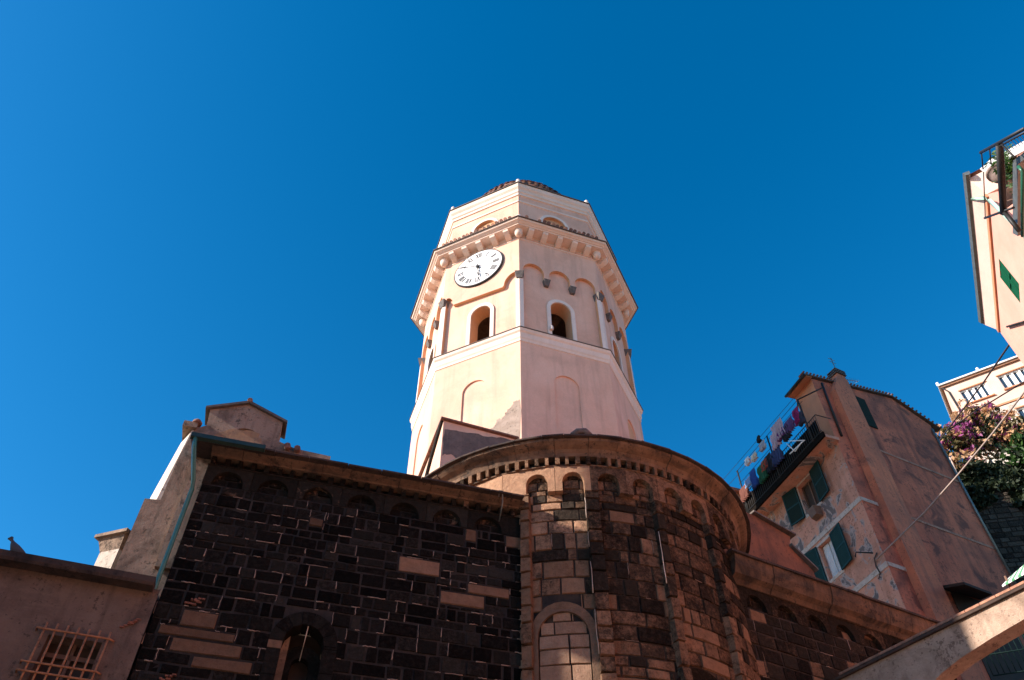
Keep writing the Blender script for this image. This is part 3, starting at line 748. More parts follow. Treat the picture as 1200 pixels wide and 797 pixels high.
while a < .1:
    L = random.uniform(.4, .9); b = min(a + L, .1); dj = random.uniform(-.012, .012); eave_profile(mb, a, b - .008, [(-.1, 10.48), (.07 + dj, 10.48), (.09 + dj, 10.50), (.2 + dj, 10.535), (.24 + dj, 10.555), (-.1, 10.555)]); a = b
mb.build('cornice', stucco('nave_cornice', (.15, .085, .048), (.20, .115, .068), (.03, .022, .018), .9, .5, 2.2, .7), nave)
mb = MB(); a = -5.8
while a < .02:
    L = random.uniform(.4, .8); b = min(a + L, .05); d1 = random.uniform(-.012, .008)
    eave_profile(mb, a, b - .008, [(-.3, 10.557), (.36 + d1, 10.557), (.36 + d1, 10.59), (-.3, 10.62)]); a = b
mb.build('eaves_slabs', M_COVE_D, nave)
mb = MB(); a = -5.8
while a < .0:
    mb.tube([(a, .20 + random.uniform(-.015, .012), 10.62), (a, -.6, 10.82)], .05, 6); a += .135
mb.build('roof_tiles', M_TILE, nave)
mb = MB(); mb.hexa([(-5.8, .3, 10.58), (.05, .3, 10.58), (.05, -3.2, 11.2), (-5.8, -3.2, 11.2)], [(-5.8, .3, 10.6), (.05, .3, 10.6), (.05, -3.2, 11.25), (-5.8, -3.2, 11.25)]); mb.build('roof', M_TILE, nave)
mb = MB(); eave_profile(mb, -5.82, -4.6, [(.36, 10.5), (.40, 10.47), (.46, 10.5), (.46, 10.58), (.36, 10.6)]); mb.build('gutter', M_GREENG, nave)
# arched slit window
wn = MB(); seg = 7
for i in range(seg):
    t0, t1 = pi * i / seg + .012, pi * (i + 1) / seg - .012; wn.t = (0, .95, random.random())
    wn.prism([(wc + wr_o * cos(t0), wz + wr_o * sin(t0)), (wc + wr_o * cos((t0 + t1) / 2), wz + wr_o * sin((t0 + t1) / 2)), (wc + wr_o * cos(t1), wz + wr_o * sin(t1)), (wc + wr_i * cos(t1), wz + wr_i * sin(t1)), (wc + wr_i * cos(t0), wz + wr_i * sin(t0))], -.3, .012)
for sg in (-1, 1):
    z = 4.6
    while z < wz - .01:
        z2 = min(z + random.uniform(.2, .4), wz); lo, hi = sorted((wc + sg * wr_i, wc + sg * wr_o)); wn.t = (0.0 if random.random() < .6 else .9, random.uniform(.8, 1.3), random.random()); wn.prism([(lo, z + .005), (hi, z + .005), (hi, z2 - .005), (lo, z2 - .005)], -.3, .01); z = z2
win = wn.build('arched_window', M_STONE_D, nave)
mb = MB(); mb.t = (.2, 1, .3); mb.prism(ring_poly(wc + .02, .13, .31, 7.2, 4.6), -.40, -.26); mb.build('inner_arch', M_STONE_D, win)
mb = MB(); mb.box(wc - .3, wc + .3, -.55, -.5, 4.5, 7.8); mb.build('pane', M_DARKIN, win)
mb = MB(); pts = [(wc + .03, .0, 7.9), (wc + .02, -.05, 7.6), (wc + .0, -.2, 7.25)]; mb.tube(pts, .008, 5); mb.build('crack_bead', M_LIME_SUNLIT, win)
# brick stubs of a vanished vault springing
for k, (x, y) in enumerate(((232, 702), (198, 793))):
    a, z = NV.q(x, y, .06); mb = MB()
    for i in range(9): bx, bz_ = a - .13 + random.uniform(-.05, .05) + i * .02, z - .08 + i * .014 + random.uniform(-.012, .012); mb.box(bx, bx + random.uniform(.03, .08), -.02, random.uniform(.012, .05), bz_, bz_ + .02)
    mb.build('brick_stub', M_BRICK, nave)
# drainpipe
mb = MB(); P = [(-5.74, .42, 10.52), (-5.72, .40, 10.35), (-5.58, .14, 9.85), (-5.56, .08, 9.72), (-5.57, .02, 8.6), (-5.58, -.04, 7.9), (-5.58, -.06, 7.6)]
mb.tube(P, .038, 10); pipe = mb.build('drainpipe', M_GREENP, nave)
mb = MB(); mb.tube([(-.42, .3, 10.50), (-.42, .33, 10.62), (-.36, .33, 10.62), (-.34, .28, 10.4), (-.34, .05, 10.15)], .012, 6); mb.build('iron_hook', M_GUTTER, nave)
mb = MB(); mb.tube([(.115, .02, 4), (.118, .022, 8), (.112, .02, 10.45)], .045, 8); mb.build('corner_pipe', M_BRICK, nave)
# return wall plastered at the left corner
mb = MB(); mb.box(-5.72, -5.475, -.5, -.16, 8.4, 10.55); mb.build('corner_return', M_FACADE, nave)

# right nave wall
RW = Frame((4.6558, 13.8464), 61.1)
nav2 = fthing('nave_wall', 'dark patched church wall running right from the apse towards the buttress arch', 'church wall', RW)
mb = MB(); mb.box(-.4, 5.5, -.8, -.016, 0, 9.57); mb.box(-.4, 5.5, -.82, -.12, 9.57, 10.15); mb.build('wall_core', M_MORTAR_A, nav2)
def tone_r(a, z): return (random.choice((.0, .0, .12, .2, .75, .9)) if random.random() < .5 else 0, random.uniform(.7, 1.2), random.random())
JOINTS.clear(); mn = MB(); masonry(mn, -.4, 5.5, 0, 9.55, 0, (.2, .34), (.24, .62), tone_r, gap=.012); mn.build('masonry', M_STONE_A, nav2); beads('lime_pointing', nav2, .2, .009)
mn = MB(); masonry(mn, -.4, 5.5, 9.55, 10.0, -.1, (.18, .25), (.2, .4), tone_r, gap=.01); mn.build('niche_masonry', M_STONE_A, nav2)
for i in range(7):
    c_ = .05 + .77 * i; mb = MB(); mb.t = (random.choice((0, .1, .3)), random.uniform(.6, 1.0), random.random())
    mb.prism(corbel_table(mb, c_ - .381, c_ + .381, [c_], .25, 9.62, 10.0, 9.555, 9.88, 0, 0), -.1, random.uniform(-.003, .004)); mb.build('corbel_arch', M_STONE_A, nav2)
mb = MB(); 
a = -.5
while a < 5.5:
    L = random.uniform(.5, 1.0); b = min(a + L, 5.5); dj = random.uniform(-.015, .012); eave_profile(mb, a, b - .01, [(-.1, 10.0), (.04 + dj, 10.0), (.1 + dj, 10.08), (.2 + dj, 10.14), (.27 + dj, 10.30), (.30 + dj, 10.5), (-.1, 10.5)]); a = b
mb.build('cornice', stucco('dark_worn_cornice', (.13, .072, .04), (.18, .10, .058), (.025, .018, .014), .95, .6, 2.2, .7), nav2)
mb = MB(); a = -.6
while a < 5.5:
    L = random.uniform(.4, .8); d1 = random.uniform(-.012, .008); eave_profile(mb, a, a + L - .008, [(-.3, 10.502), (.34 + d1, 10.502), (.34 + d1, 10.55), (-.3, 10.6)]); a += L
mb.build('eaves_slabs', M_COVE_D, nav2)
mb = MB(); a = -.6
while a < 5.5: mb.tube([(a, .18 + random.uniform(-.015, .012), 10.56), (a, -.6, 10.76)], .05, 6); a += .135
mb.build('roof_tiles', M_TILE, nav2)
mb = MB(); mb.hexa([(-.5, .3, 10.54), (5.5, .3, 10.54), (5.5, -3.0, 11.1), (-.5, -3.0, 11.1)], [(-.5, .3, 10.56), (5.5, .3, 10.56), (5.5, -3.0, 11.15), (-.5, -3.0, 11.15)]); mb.build('roof', M_TILE, nav2)

# church body behind (hidden mass carrying the roofs and the tower)
mb = MB(); mb.prism([(-5.2, 0), (6.3, 0), (6.3, 10.3), (-5.2, 10.3)], -1.2, -8.5)
o = mb.build('church', M_FACADE); o.location = NV.o; o.rotation_euler = (0, 0, NV.rot); tag(o, 'plastered church body behind the stone walls carrying the roofs', 'church')

# ================================================================== lean-to annex at the tower foot
LT = Frame((-2.2, 15.9), 69.4)
lt = fthing('roof_annex', 'small pink annex with sloping dark verge against the foot of the bell tower', 'annex', LT)
zt = 16.58
mb = MB(); mb.hexa([(.33, 0, 11.0), (3.4, 0, 11.0), (3.4, -3.4, 11.0), (.33, -3.4, 11.0)], [(.33, 0, zt - .05), (3.4, 0, zt - .1), (3.4, -3.4, 15.9), (.33, -3.4, 15.9)]); mb.build('wall', M_TOWER, lt)
mb = MB(); mb.hexa([(.24, .08, zt - .045), (3.4, .08, zt - .095), (3.4, -3.5, 15.9), (.24, -3.5, 15.9)], [(.24, .08, zt + .01), (3.4, .08, zt - .04), (3.4, -3.5, 15.97), (.24, -3.5, 15.97)]); mb.build('roof', M_TILE, lt)
mb = MB(); blob(mb, [(.36, 15.30), (.36, 16.22), (.9, 16.30), (1.5, 16.34), (2.1, 16.42), (3.3, 16.40), (3.3, 16.0), (2.6, 15.75), (1.6, 15.15), (1.0, 15.2), (.6, 15.4)], -.004, .006, .03); mb.build('render_patch', M_DARKPATCH, lt)
mb = MB(); mb.tube([(.3, .02, zt + .02), (.3, -1.0, zt - .75), (.3, -2.4, zt - 2.2)], .06, 6); mb.build('verge', M_DARKSTONE, lt)

# ================================================================== west facade with bell gable
FC = Frame((-5.27476, 10.6653), 73.64)
fc = fthing('church_facade', 'stepped brown church facade rising to a small bell gable at the left', 'facade', FC)
def fq(x, y, n=0): return FC.q(120 + x / 4.983, 460 + y / 4.983, n)
mb = MB(); poly = [(-.75, 0), (1.58, 0), (1.58, 11.17), (1.3, 11.2), (1.07, 11.3)]
g_in = arch(.42, .25, 11.25, 11.0, .24)
poly = [(-.77, 0), (2.0, 0), (2.0, 11.17), (1.35, 11.2), (1.02, 11.3), (1.0, 11.76), (.31, 12.05), (-.32, 11.74), (-.28, 11.36), (-.45, 11.24), (-.52, 10.6), (-.53, 9.64), (-.77, 9.62)]
mb.panel(poly, [arch(.42, .27, 11.2, 10.7, .26)], 0, .38, outer_sides=True, side_mi=1); mb.panel(poly, [arch(.42, .27, 11.2, 10.7, .26)], -.38); mb.build('wall', [M_FACADE, M_FACADE], fc)
mb = MB(); mb.hexa([(-.40, .06, 11.72), (-.40, -.44, 11.72), (.31, -.44, 12.04), (.31, .06, 12.04)], [(-.40, .06, 11.77), (-.40, -.44, 11.77), (.31, -.44, 12.10), (.31, .06, 12.10)])
mb.hexa([(1.08, .06, 11.73), (1.08, -.44, 11.73), (.31, -.44, 12.04), (.31, .06, 12.04)], [(1.08, .06, 11.78), (1.08, -.44, 11.78), (.31, -.44, 12.10), (.31, .06, 12.10)]); mb.build('gable_roof', M_SLATE, fc)
mb = MB(); mb.tube([(.31, .08, 12.1), (.31, -.44, 12.1)], .05, 8); mb.build('ridge_tile', M_TILE, fc)
mb = MB(); blob(mb, [(-.12, 11.12), (.2, 11.42), (.6, 11.42), (.78, 11.15)], .0, .004, .03); mb.build('ochre_stain', stucco('ochre_lichen_render', (.42, .24, .11), (.36, .21, .12), (.2, .12, .08), .7, .3, 5, .6), fc)
# sunlit swept pier behind the shaded wall
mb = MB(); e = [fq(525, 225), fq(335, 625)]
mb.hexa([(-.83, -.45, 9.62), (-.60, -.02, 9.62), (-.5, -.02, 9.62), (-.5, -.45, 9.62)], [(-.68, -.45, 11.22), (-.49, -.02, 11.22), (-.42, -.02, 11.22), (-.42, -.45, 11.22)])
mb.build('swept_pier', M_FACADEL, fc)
mb = MB(); mb.box(-.66, -.42, -.4, .06, 11.22, 11.34); mb.build('pier_cap', M_FACADE, fc)
mb = MB(); mb.lathe((-.45, 0, 11.34), [(0, 0), (.09, .0), (.09, .05), (.05, .1), (0, .12)], 8, smooth=True); mb.build('pier_knob', M_TILE, fc)
for a, z in ((1.2, 11.17), (1.38, 11.15)):
    mb = MB(); mb.tube([(a, .1, z), (a + .03, -.3, z + .02)], .06, 7); mb.build('coping_tile', M_TILE, fc)

# ================================================================== left building with grille window
LB = Frame((-5.13947, 10.38193), 69.9)
lb = fthing('brown_wall', 'plain brown rendered wall with a dark coping and an iron grille window', 'wall', LB)
gw = [LB.q(x / 4.504, 620 + y / 4.504) for x, y in ((262, 575), (560, 610), (490, 797))]
hole_ = [(-1.18, 6.2), (-.50, 6.2), (-.50, 7.0), (-1.18, 7.0)]
mb = MB(); mb.panel([(-8, 0), (-.03, 0), (-.03, 7.9), (-8, 7.9)], [hole_], 0, .25); mb.build('wall', M_LEFTW, lb)
mb = MB(); mb.box(-8, -.03, -3, -.3, 0, 7.9); mb.build('rear_mass', M_DARKIN, lb)
mb = MB(); eave_profile(mb, -8, -.12, [(-.6, 7.84), (.20, 7.84), (.22, 7.88), (.22, 7.97), (-.6, 8.02)]); mb.build('coping', M_COVE_D, lb)
mb = MB(); mb = None
gr = MB(); zs = [7.03, 6.57, 6.45, 6.2]; 
for i in range(7):
    a = -1.25 + i * .135; gr.tube([(a + random.uniform(-.006, .006), .06, 5.9), (a, .06, 7.13)], .015, 6)
for z in zs: gr.tube([(-1.25 - .1, .0, z), (-1.25 - .09, .075, z + .005), (-1.25, .078, z), (-.42, .078, z), (-.36, .02, z)], .014, 6)
gr.build('window_grille', M_RUST, lb)
mb = MB(); mb.box(-1.2, -.48, -.28, -.25, 6.1, 7.05); mb.build('window_pane', M_DARKIN, lb)
mb = MB(); mb.box(-1.18, -.5, -.22, -.18, 6.78, 6.84); mb.box(-.86, -.82, -.22, -.18, 6.2, 7.0); mb.build('window_bars', M_WOODB, lb)
a, z = LB.q(152, 730); mb = MB()
for i in range(10): bx, bz_ = a - .10 + random.uniform(-.04, .04) + i * .016, z - .09 + i * .016 + random.uniform(-.012, .012); mb.box(bx, bx + random.uniform(.03, .07), -.02, random.uniform(.01, .04), bz_, bz_ + .018)
mb.build('brick_stub', M_BRICK, lb)
# pier above it
PF = Frame(tuple(LB.w(-1, -1.5)[:2]), 69.9)
PZ = fthing('roof_pier', 'short pale rendered pier with a moulded cap above the brown wall', 'pier', PF)
def twist(a, n, z):  # pier is turned a little towards the sun
    c_, s__ = cos(radians(-38)), sin(radians(-38)); return (a * c_ + n * s__, -(-a * s__ + n * c_), z)
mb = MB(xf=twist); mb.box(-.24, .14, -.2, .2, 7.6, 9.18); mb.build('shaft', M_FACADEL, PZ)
mb = MB(xf=twist); mb.hexa([(-.24, -.2, 9.18), (.14, -.2, 9.18), (.14, .2, 9.18), (-.24, .2, 9.18)], [(-.32, -.28, 9.42), (.22, -.28, 9.42), (.22, .28, 9.42), (-.32, .28, 9.42)]); mb.box(-.37, .27, -.33, .33, 9.42, 9.48); mb.build('cap', M_FACADE, PZ)
mb = MB(xf=twist); mb.tube([(-.05, .1, 9.52), (.2, .1, 9.52)], .05, 7); mb.build('cap_tile', M_TILE, PZ)

# pigeon
bird_f = LB
ba, bz = LB.q(12, 655, .12)
def pigeon(name):
    P = fthing(name, 'grey pigeon standing on the coping of the brown wall', 'pigeon', LB)
    me = bpy.data.meshes.new('bird'); 
    mb = MB(); cx = ba
    body = [(.13, 0, .045, .012), (.075, 0, .07, .035), (.02, 0, .09, .055), (-.035, 0, .125, .05), (-.06, 0, .165, .032), (-.067, 0, .195, .026), (-.085, 0, .205, .022), (-.108, 0, .198, .006)]
    prev = None; mb.smooth = True
    for bx, by, bzz, r in body:
        ring = [mb.V(cx + bx + 0, .12 + r * .9 * cos(t), bz + bzz + r * sin(t)) for t in [2 * pi * k / 10 for k in range(10)]]
        if prev: 
            for k in range(10): mb.F((prev[k], prev[(k + 1) % 10], ring[(k + 1) % 10], ring[k]))
        else: mb.F(ring)
        prev = ring
    mb.F(prev)
    for sgn in (-1, 1): mb.tube([(cx - .01, .12 + sgn * .02, bz + .05), (cx - .012, .12 + sgn * .02, bz - .0)], .006, 5)
    o = mb.build('body', plain('pigeon_feathers', (.06, .06, .065), .7), P); o.scale = (1.5, 1.5, 1.5); c_ = mb.V(cx, .12, bz); v_ = Vector(mb.v[c_]); o.location = v_ - v_ * 1.5
    return P
pigeon('pigeon')

# ================================================================== buttress arch
BM = Frame((6.44, 14.39), 145.7, -1)
bm_ = fthing('buttress_arch', 'rendered flying arch with tiled top crossing the lower right corner', 'arch', BM)
# underside curve: samples surveyed along the beam
low = [(-.4, 6.2), (.3, 7.0), (.85, 7.55), (1.3, 7.9), (1.7, 8.05), (2.1, 8.14), (2.72, 8.22), (3.3, 8.27), (4.2, 8.28), (5.4, 8.1), (6.4, 7.7), (7.2, 7.0)]
low = [(a, z - .26) for a, z in low]
top = 8.42; th = .36
mb = MB(); mb.side = -1
A_ = [mb.V(a, 0, z) for a, z in low]; B_ = [mb.V(a, 0, top) for a, z in low]
C2 = [mb.V(a, -th, z) for a, z in low]; D2 = [mb.V(a, -th, top) for a, z in low]
for i in range(len(low) - 1):
    mb.F((A_[i], A_[i + 1], B_[i + 1], B_[i])); mb.F((C2[i], C2[i + 1], D2[i + 1], D2[i])); mb.F((A_[i], A_[i + 1], C2[i + 1], C2[i])); mb.F((B_[i], B_[i + 1], D2[i + 1], D2[i]))
mb.build('arch_body', M_BEAM, bm_)
mb = MB(side=-1); mb.box(-.3, 7.2, -th - .06, .06, top, top + .05); mb.build('coping', M_COVE_D, bm_)
mb = MB(side=-1); a = -.2
while a < 7.2:
    L = random.uniform(.22, .34); j = random.uniform(-.025, .02); mb.hexa([(a, .11 + j, top + .055), (a + L - .01, .11 + j, top + .055), (a + L - .01, -.3, top + .12), (a, -.3, top + .12)], [(a, .11 + j, top + .085 + j * .3), (a + L - .01, .11 + j, top + .08 - j * .2), (a + L - .01, -.3, top + .16), (a, -.3, top + .16)]); a += L
mb.build('coping_tiles', M_TILEL, bm_)

# ================================================================== tall orange house
HL = Frame((12.9, 23.7), -19.8, -1); HR = Frame((12.9, 23.7), 63.0, 1)
hs = thing('tall_house', 'tall weathered orange house with green shutters and a roof terrace full of washing', 'house', (12.9, 23.7, 0), 0)
tL, tR = HL.t, HR.t
def hb(a, b, z):   # a along left face, b along right face
    return tuple(tL * a + tR * b + Vector((0, 0, z)))
def hlx(s_, n, z): return tuple(HL.t * s_ + HL.n * n + Vector((0, 0, z)))
def hrx(s_, n, z): return tuple(HR.t * s_ + HR.n * n + Vector((0, 0, z)))
def HW(a0, a1, z0, z1, cutz=None): pass
wins = []
wL = [(1.95, 2.88, 20.95, 22.36), (2.08, 2.86, 17.95, 19.42), (5.0, 5.85, 21.4, 22.35), (5.6, 6.5, 17.9, 19.4)]
mb = MB(xf=hlx); mb.panel([(0, 0), (9, 0), (9, 22.45), (0, 22.45)], [[(a, c_), (b, c_), (b, d), (a, d)] for a, b, c_, d in wL], 0, .3); mb.build('front_wall', M_HOUSE_L, hs)
mb = MB(xf=hlx); mb.panel([(0, 22.45), (1.25, 22.45), (1.25, 26.1), (0, 26.1)], [], 0); mb.build('upper_front_wall', M_ORANGE, hs)
mb = MB(xf=hrx); mb.panel([(0, 0), (7.2, 0), (7.15, 26.35), (5.15, 27.2), (0, 26.1)], [[(2.25, 24.4), (2.95, 24.4), (2.95, 26.1), (2.25, 26.1)]], 0, .25); mb.build('gable_wall', M_HOUSE_R, hs)
mb = MB(xf=hb); b0_ = [(9, 0, 0), (9, 7.2, 0), (0, 7.2, 0)]
mb.hexa([(8.9, 0.3, 0), (8.9, 7.2, 0), (.3, 7.2, 0), (.3, .3, 0)], [(8.9, .3, 22.44), (8.9, 7.2, 22.44), (.3, 7.2, 22.44), (.3, .3, 22.44)]); mb.build('body', M_HOUSE_L, hs)
mb = MB(xf=hb); mb.hexa([(1.25, .02, 22.44), (.02, .02, 22.44), (.02, 7.15, 22.44), (1.25, 7.15, 22.44)], [(1.25, .02, 26.0), (.02, .02, 26.0), (.02, 7.1, 26.3), (1.25, 7.1, 26.3)])
mb.hexa([(8.9, 3.2, 22.44), (1.25, 3.2, 22.44), (1.25, 7.15, 22.44), (8.9, 7.15, 22.44)], [(8.9, 3.2, 26.3), (1.25, 3.2, 26.3), (1.25, 7.1, 26.3), (8.9, 7.1, 26.3)]); mb.build('upper_storey', M_ORANGE, hs)
# roof slabs
mb = MB(xf=hb)
def slab(b0, z0, b1, z1, a0, a1, t_=.12): mb.hexa([(a0, b0, z0), (a1, b0, z0), (a1, b1, z1), (a0, b1, z1)], [(a0, b0, z0 + t_), (a1, b0, z0 + t_), (a1, b1, z1 + t_), (a0, b1, z1 + t_)])
slab(-.42, 26.05, 5.15, 27.22, -.12, 1.35, .06); slab(5.15, 27.22, 7.6, 26.26, -.12, 2.0, .06); slab(2.9, 26.74, 5.15, 27.22, 2.0, 9.2); slab(5.15, 27.22, 7.75, 26.2, 2.0, 9.2)
mb.build('roof', M_SLATE, hs)
mb = MB(xf=hb); mb.hexa([(-.08, -.36, 26.03), (1.3, -.36, 26.03), (1.3, 0, 26.105), (-.08, 0, 26.105)], [(-.08, -.36, 26.055), (1.3, -.36, 26.055), (1.3, 0, 26.13), (-.08, 0, 26.13)]); mb.build('eaves_board', M_ORANGE, hs)
mb = MB(xf=hb)
b = -.5
while b < 7.7:
    z = 26.02 + (b + .55) * .2105 if b < 5.15 else 27.22 - (b - 5.15) * .392
    mb.tube([(-.16, b, z + .12), (.2, b, z + .12)], .05, 6); b += .21
mb.build('verge_tiles', M_TILE, hs)
mb = MB(xf=hb); mb.tube([(-.12, -.48, 26.04), (1.35, -.48, 26.04)], .06, 8); mb.build('gutter', M_BLACK, hs)
# chimney breast and stack
mb = MB(xf=hrx); mb.box(.85, 2.0, -.1, .32, 0, 25.6); mb.hexa([(.85, -.1, 25.6), (2.0, -.1, 25.6), (2.0, .32, 25.6), (.85, .32, 25.6)], [(1.45, -.1, 26.7), (2.0, -.1, 26.7), (2.0, .3, 26.7), (1.45, .3, 26.7)]); mb.build('chimney_breast', M_HOUSE_B, hs)
mb = MB(xf=hrx); mb.box(1.5, 1.98, -.12, .28, 26.4, 26.9); ch = mb.build('chimney', M_HOUSE_B, hs)
for i in range(3):
    mb = MB(xf=hrx); mb.box(1.44, 2.04, -.18, .34, 26.92 + i * .11, 26.97 + i * .11); mb.build('chimney_slab', M_SLATE, ch)
mb = MB(xf=hrx); mb.box(1.62, 1.86, 0, .2, 26.85, 27.15); mb.build('chimney_core', M_DARKIN, ch)
# bands
for z in (19.72, 16.95, 14.0):
    mb = MB(xf=hlx); mb.box(0, 9, .003, .03, z - .10, z + .10); mb.build('string_band', M_BAND, hs)
    mb = MB(xf=hrx); mb.box(0, .84, .003, .03, z - .08, z + .08); mb.build('string_band', M_BAND, hs)
    mb = MB(xf=hrx); z_ = {19.72: 19.66, 16.95: 23.0, 14.0: 16.6}[z]; mb.box(2.01, 7.0, .003, .02, z_ - .055, z_ + .055); mb.build('string_band', M_BANDW, hs)
# windows of the left face
def house_window(i, a0, a1, z0, z1, left=True, right=True, curtain=False, m_=M_SHUT):
    mb = MB(xf=hlx); t_ = .1
    mb.panel([(a0 - t_, z0 - .12), (a1 + t_, z0 - .12), (a1 + t_, z1 + t_), (a0 - t_, z1 + t_)], [[(a0, z0), (a1, z0), (a1, z1), (a0, z1)]], .02, .02, outer_sides=True)
    wi = mb.build('window', M_BAND, hs)
    mb = MB(xf=hlx); mb.box(a0, a1, -.275, -.255, z0, z1); mb.build('pane', M_DARKIN, wi)
    mb = MB(xf=hlx)
    for a in (a0, (a0 + a1) / 2 - .03, a1 - .06): mb.box(a, a + .06, -.25, -.2, z0, z1)
    for z in (z0, z1 - .06): mb.box(a0, a1, -.248, -.202, z, z + .06)
    mb.build('frame', M_WOODB if not curtain else M_WHITE, wi)
    w_ = .70
    for on, aa, sg in ((left, a1, 1), (right, a0, -1)):
        if not on: continue
        # leaf opened back nearly against the wall
        o_ = .16 if sg > 0 else .10; b_ = aa + sg * (w_ + .1)
        mb = MB(xf=hlx); mb.hexa([(aa + sg * .06, .03, z0 - .05), (b_, .03 + o_, z0 - .05), (b_, .07 + o_, z0 - .05), (aa + sg * .06, .07, z0 - .05)],
                                 [(aa + sg * .06, .03, z1 + .05), (b_, .03 + o_, z1 + .05), (b_, .07 + o_, z1 + .05), (aa + sg * .06, .07, z1 + .05)])
        mb.cur = 1
        for zr in (z0 - .05, (z0 + z1) / 2 - .03, z1 - .01):
            mb.hexa([(aa + sg * .06, .071, zr), (b_, .071 + o_, zr), (b_, .085 + o_, zr), (aa + sg * .06, .085, zr)], [(aa + sg * .06, .071, zr + .06), (b_, .071 + o_, zr + .06), (b_, .085 + o_, zr + .06), (aa + sg * .06, .085, zr + .06)])
        for f0_, f1_ in ((0, .07), (.93, 1)):
            q0_, q1_ = [(aa + sg * .06) + ((b_ - aa - sg * .06) * f_) for f_ in (f0_, f1_)]; n0_, n1_ = .072 + o_ * f0_, .072 + o_ * f1_
            mb.hexa([(q0_, n0_, z0 - .05), (q1_, n1_, z0 - .05), (q1_, n1_ + .016, z0 - .05), (q0_, n0_ + .016, z0 - .05)], [(q0_, n0_, z1 + .05), (q1_, n1_, z1 + .05), (q1_, n1_ + .016, z1 + .05), (q0_, n0_ + .016, z1 + .05)])
        mb.build('shutter', [m_, M_SHUTF], wi)
    if curtain:
        mb = MB(xf=hlx)
        for c0, c1 in ((a0 + .06, a0 + .34), (a1 - .4, a1 - .06)):
            n_ = 8; A_ = [mb.V(c0 + (c1 - c0) * k / n_, -.17 + .025 * (k % 2), z0 + .02) for k in range(n_ + 1)]; B_ = [mb.V(c0 + (c1 - c0) * k / n_, -.17 + .025 * (k % 2), z1 - .02) for k in range(n_ + 1)]
            for k in range(n_): mb.F((A_[k], A_[k + 1], B_[k + 1], B_[k]))
        mb.build('curtain', M_CURT, wi)
    return wi
w1 = house_window(0, *wL[0]); w2 = house_window(1, *wL[1], curtain=True, m_=M_SHUTB); w3 = house_window(2, *wL[2], left=False, right=False); w4 = house_window(3, *wL[3])
mb = MB(xf=hlx); mb.box(5.0, 5.85, -.1, -.05, 21.4, 22.35); mb.build('shutter', M_SHUT, w3)
mb = MB(xf=hrx); mb.box(2.2, 3.0, .005, .05, 24.38, 26.12); mb.build('side_shutter', M_SHUT, hs)
# basket / flower box under the upper window
mb = MB(xf=hlx); mb.hexa([(2.0, .05, 20.35), (2.45, .05, 20.35), (2.4, .3, 20.4), (2.05, .3, 20.4)], [(1.95, .05, 20.75), (2.5, .05, 20.75), (2.45, .38, 20.75), (2.0, .38, 20.75)]); mb.build('window_box', M_WOODB, w1)
# balcony
mb = MB(xf=hlx); mb.box(-.15, 9, 0, .70, 22.45, 22.60); bal = mb.build('balcony_slab', M_HOUSE_L, hs)
mb = MB(xf=hlx); mb.box(-.2, 9, .695, .77, 22.42, 22.66); mb.build('slab_edge', M_NIGHT, bal)
rl = MB(xf=hlx); a = -.1
while a < 9: rl.tube([(a, .74, 22.65), (a, .74, 23.6)], .012, 5); a += .13
for z in (22.75, 23.6): rl.tube([(-.15, .74, z), (9, .74, z)], .02, 6)
rl.tube([(-.15, 0, 23.6), (-.15, .74, 23.6)], .02, 6); rl.build('railing', M_BLACK, bal)
mb = MB(xf=hlx); mb.box(.0, 6.9, .68, .70, 22.7, 23.45); mb.build('railing_screen', M_NIGHT, bal)
pg = MB(xf=hlx)
for a in (.45, 2.87, 5.4): pg.tube([(a, .74, 22.6), (a, .74, 25.0)], .035, 6)
for z in (25.0, 24.3): pg.tube([(.45, .74, z), (5.5, .74, z)], .012, 5)
for n in (.5, .95): pg.tube([(.45, n, 25.0), (6.6, n, 25.1)], .010, 5)
pg.tube([(.45, .74, 25.0), (-.3, -.1, 25.3)], .03, 6); pg.tube([(.45, .74, 25.0), (1.4, -.3, 25.6)], .03, 6); pg.tube([(2.0, -.6, 26.0), (.45, .74, 25.0)], .03, 6)
pg.build('drying_frame', M_BLACK, bal)
mb = MB(xf=hlx); mb.box(.9, 2.6, -.2, -.15, 22.6, 24.4); mb.box(2.8, 4.6, -1.2, -1.15, 22.6, 24.2); mb.build('terrace_screens', M_DARKIN, bal)
# drainpipes, lamp bracket
mb = MB(xf=hrx); mb.tube([(.4, .12, 25.9), (.45, .06, 25.2), (.35, .06, 22.9)], .05, 7); mb.build('drainpipe', M_BLACK, hs)
mb = MB(xf=hrx); mb.tube([(7.0, .06, 26.0), (6.95, .08, 18.0)], .05, 7); mb.build('drainpipe', M_GUTTER, hs)
mb = MB(xf=hlx); q0 = HL.q(1023, 648); mb.tube([(q0[0], 0, q0[1]), (q0[0] + .3, .45, q0[1] + .12), (q0[0] + .36, .5, q0[1] - .05)], .025, 6); mb.build('lamp_bracket', M_BLACK, hs)
mb = MB(xf=hlx); pts = [HL.q(*p) for p in ((1029, 648), (1026, 655), (1028, 664), (1033, 672), (1031, 679))]; mb.tube([(a, .05, z) for a, z in pts], .025, 6); mb.build('cable_drop', M_CABLED, hs)
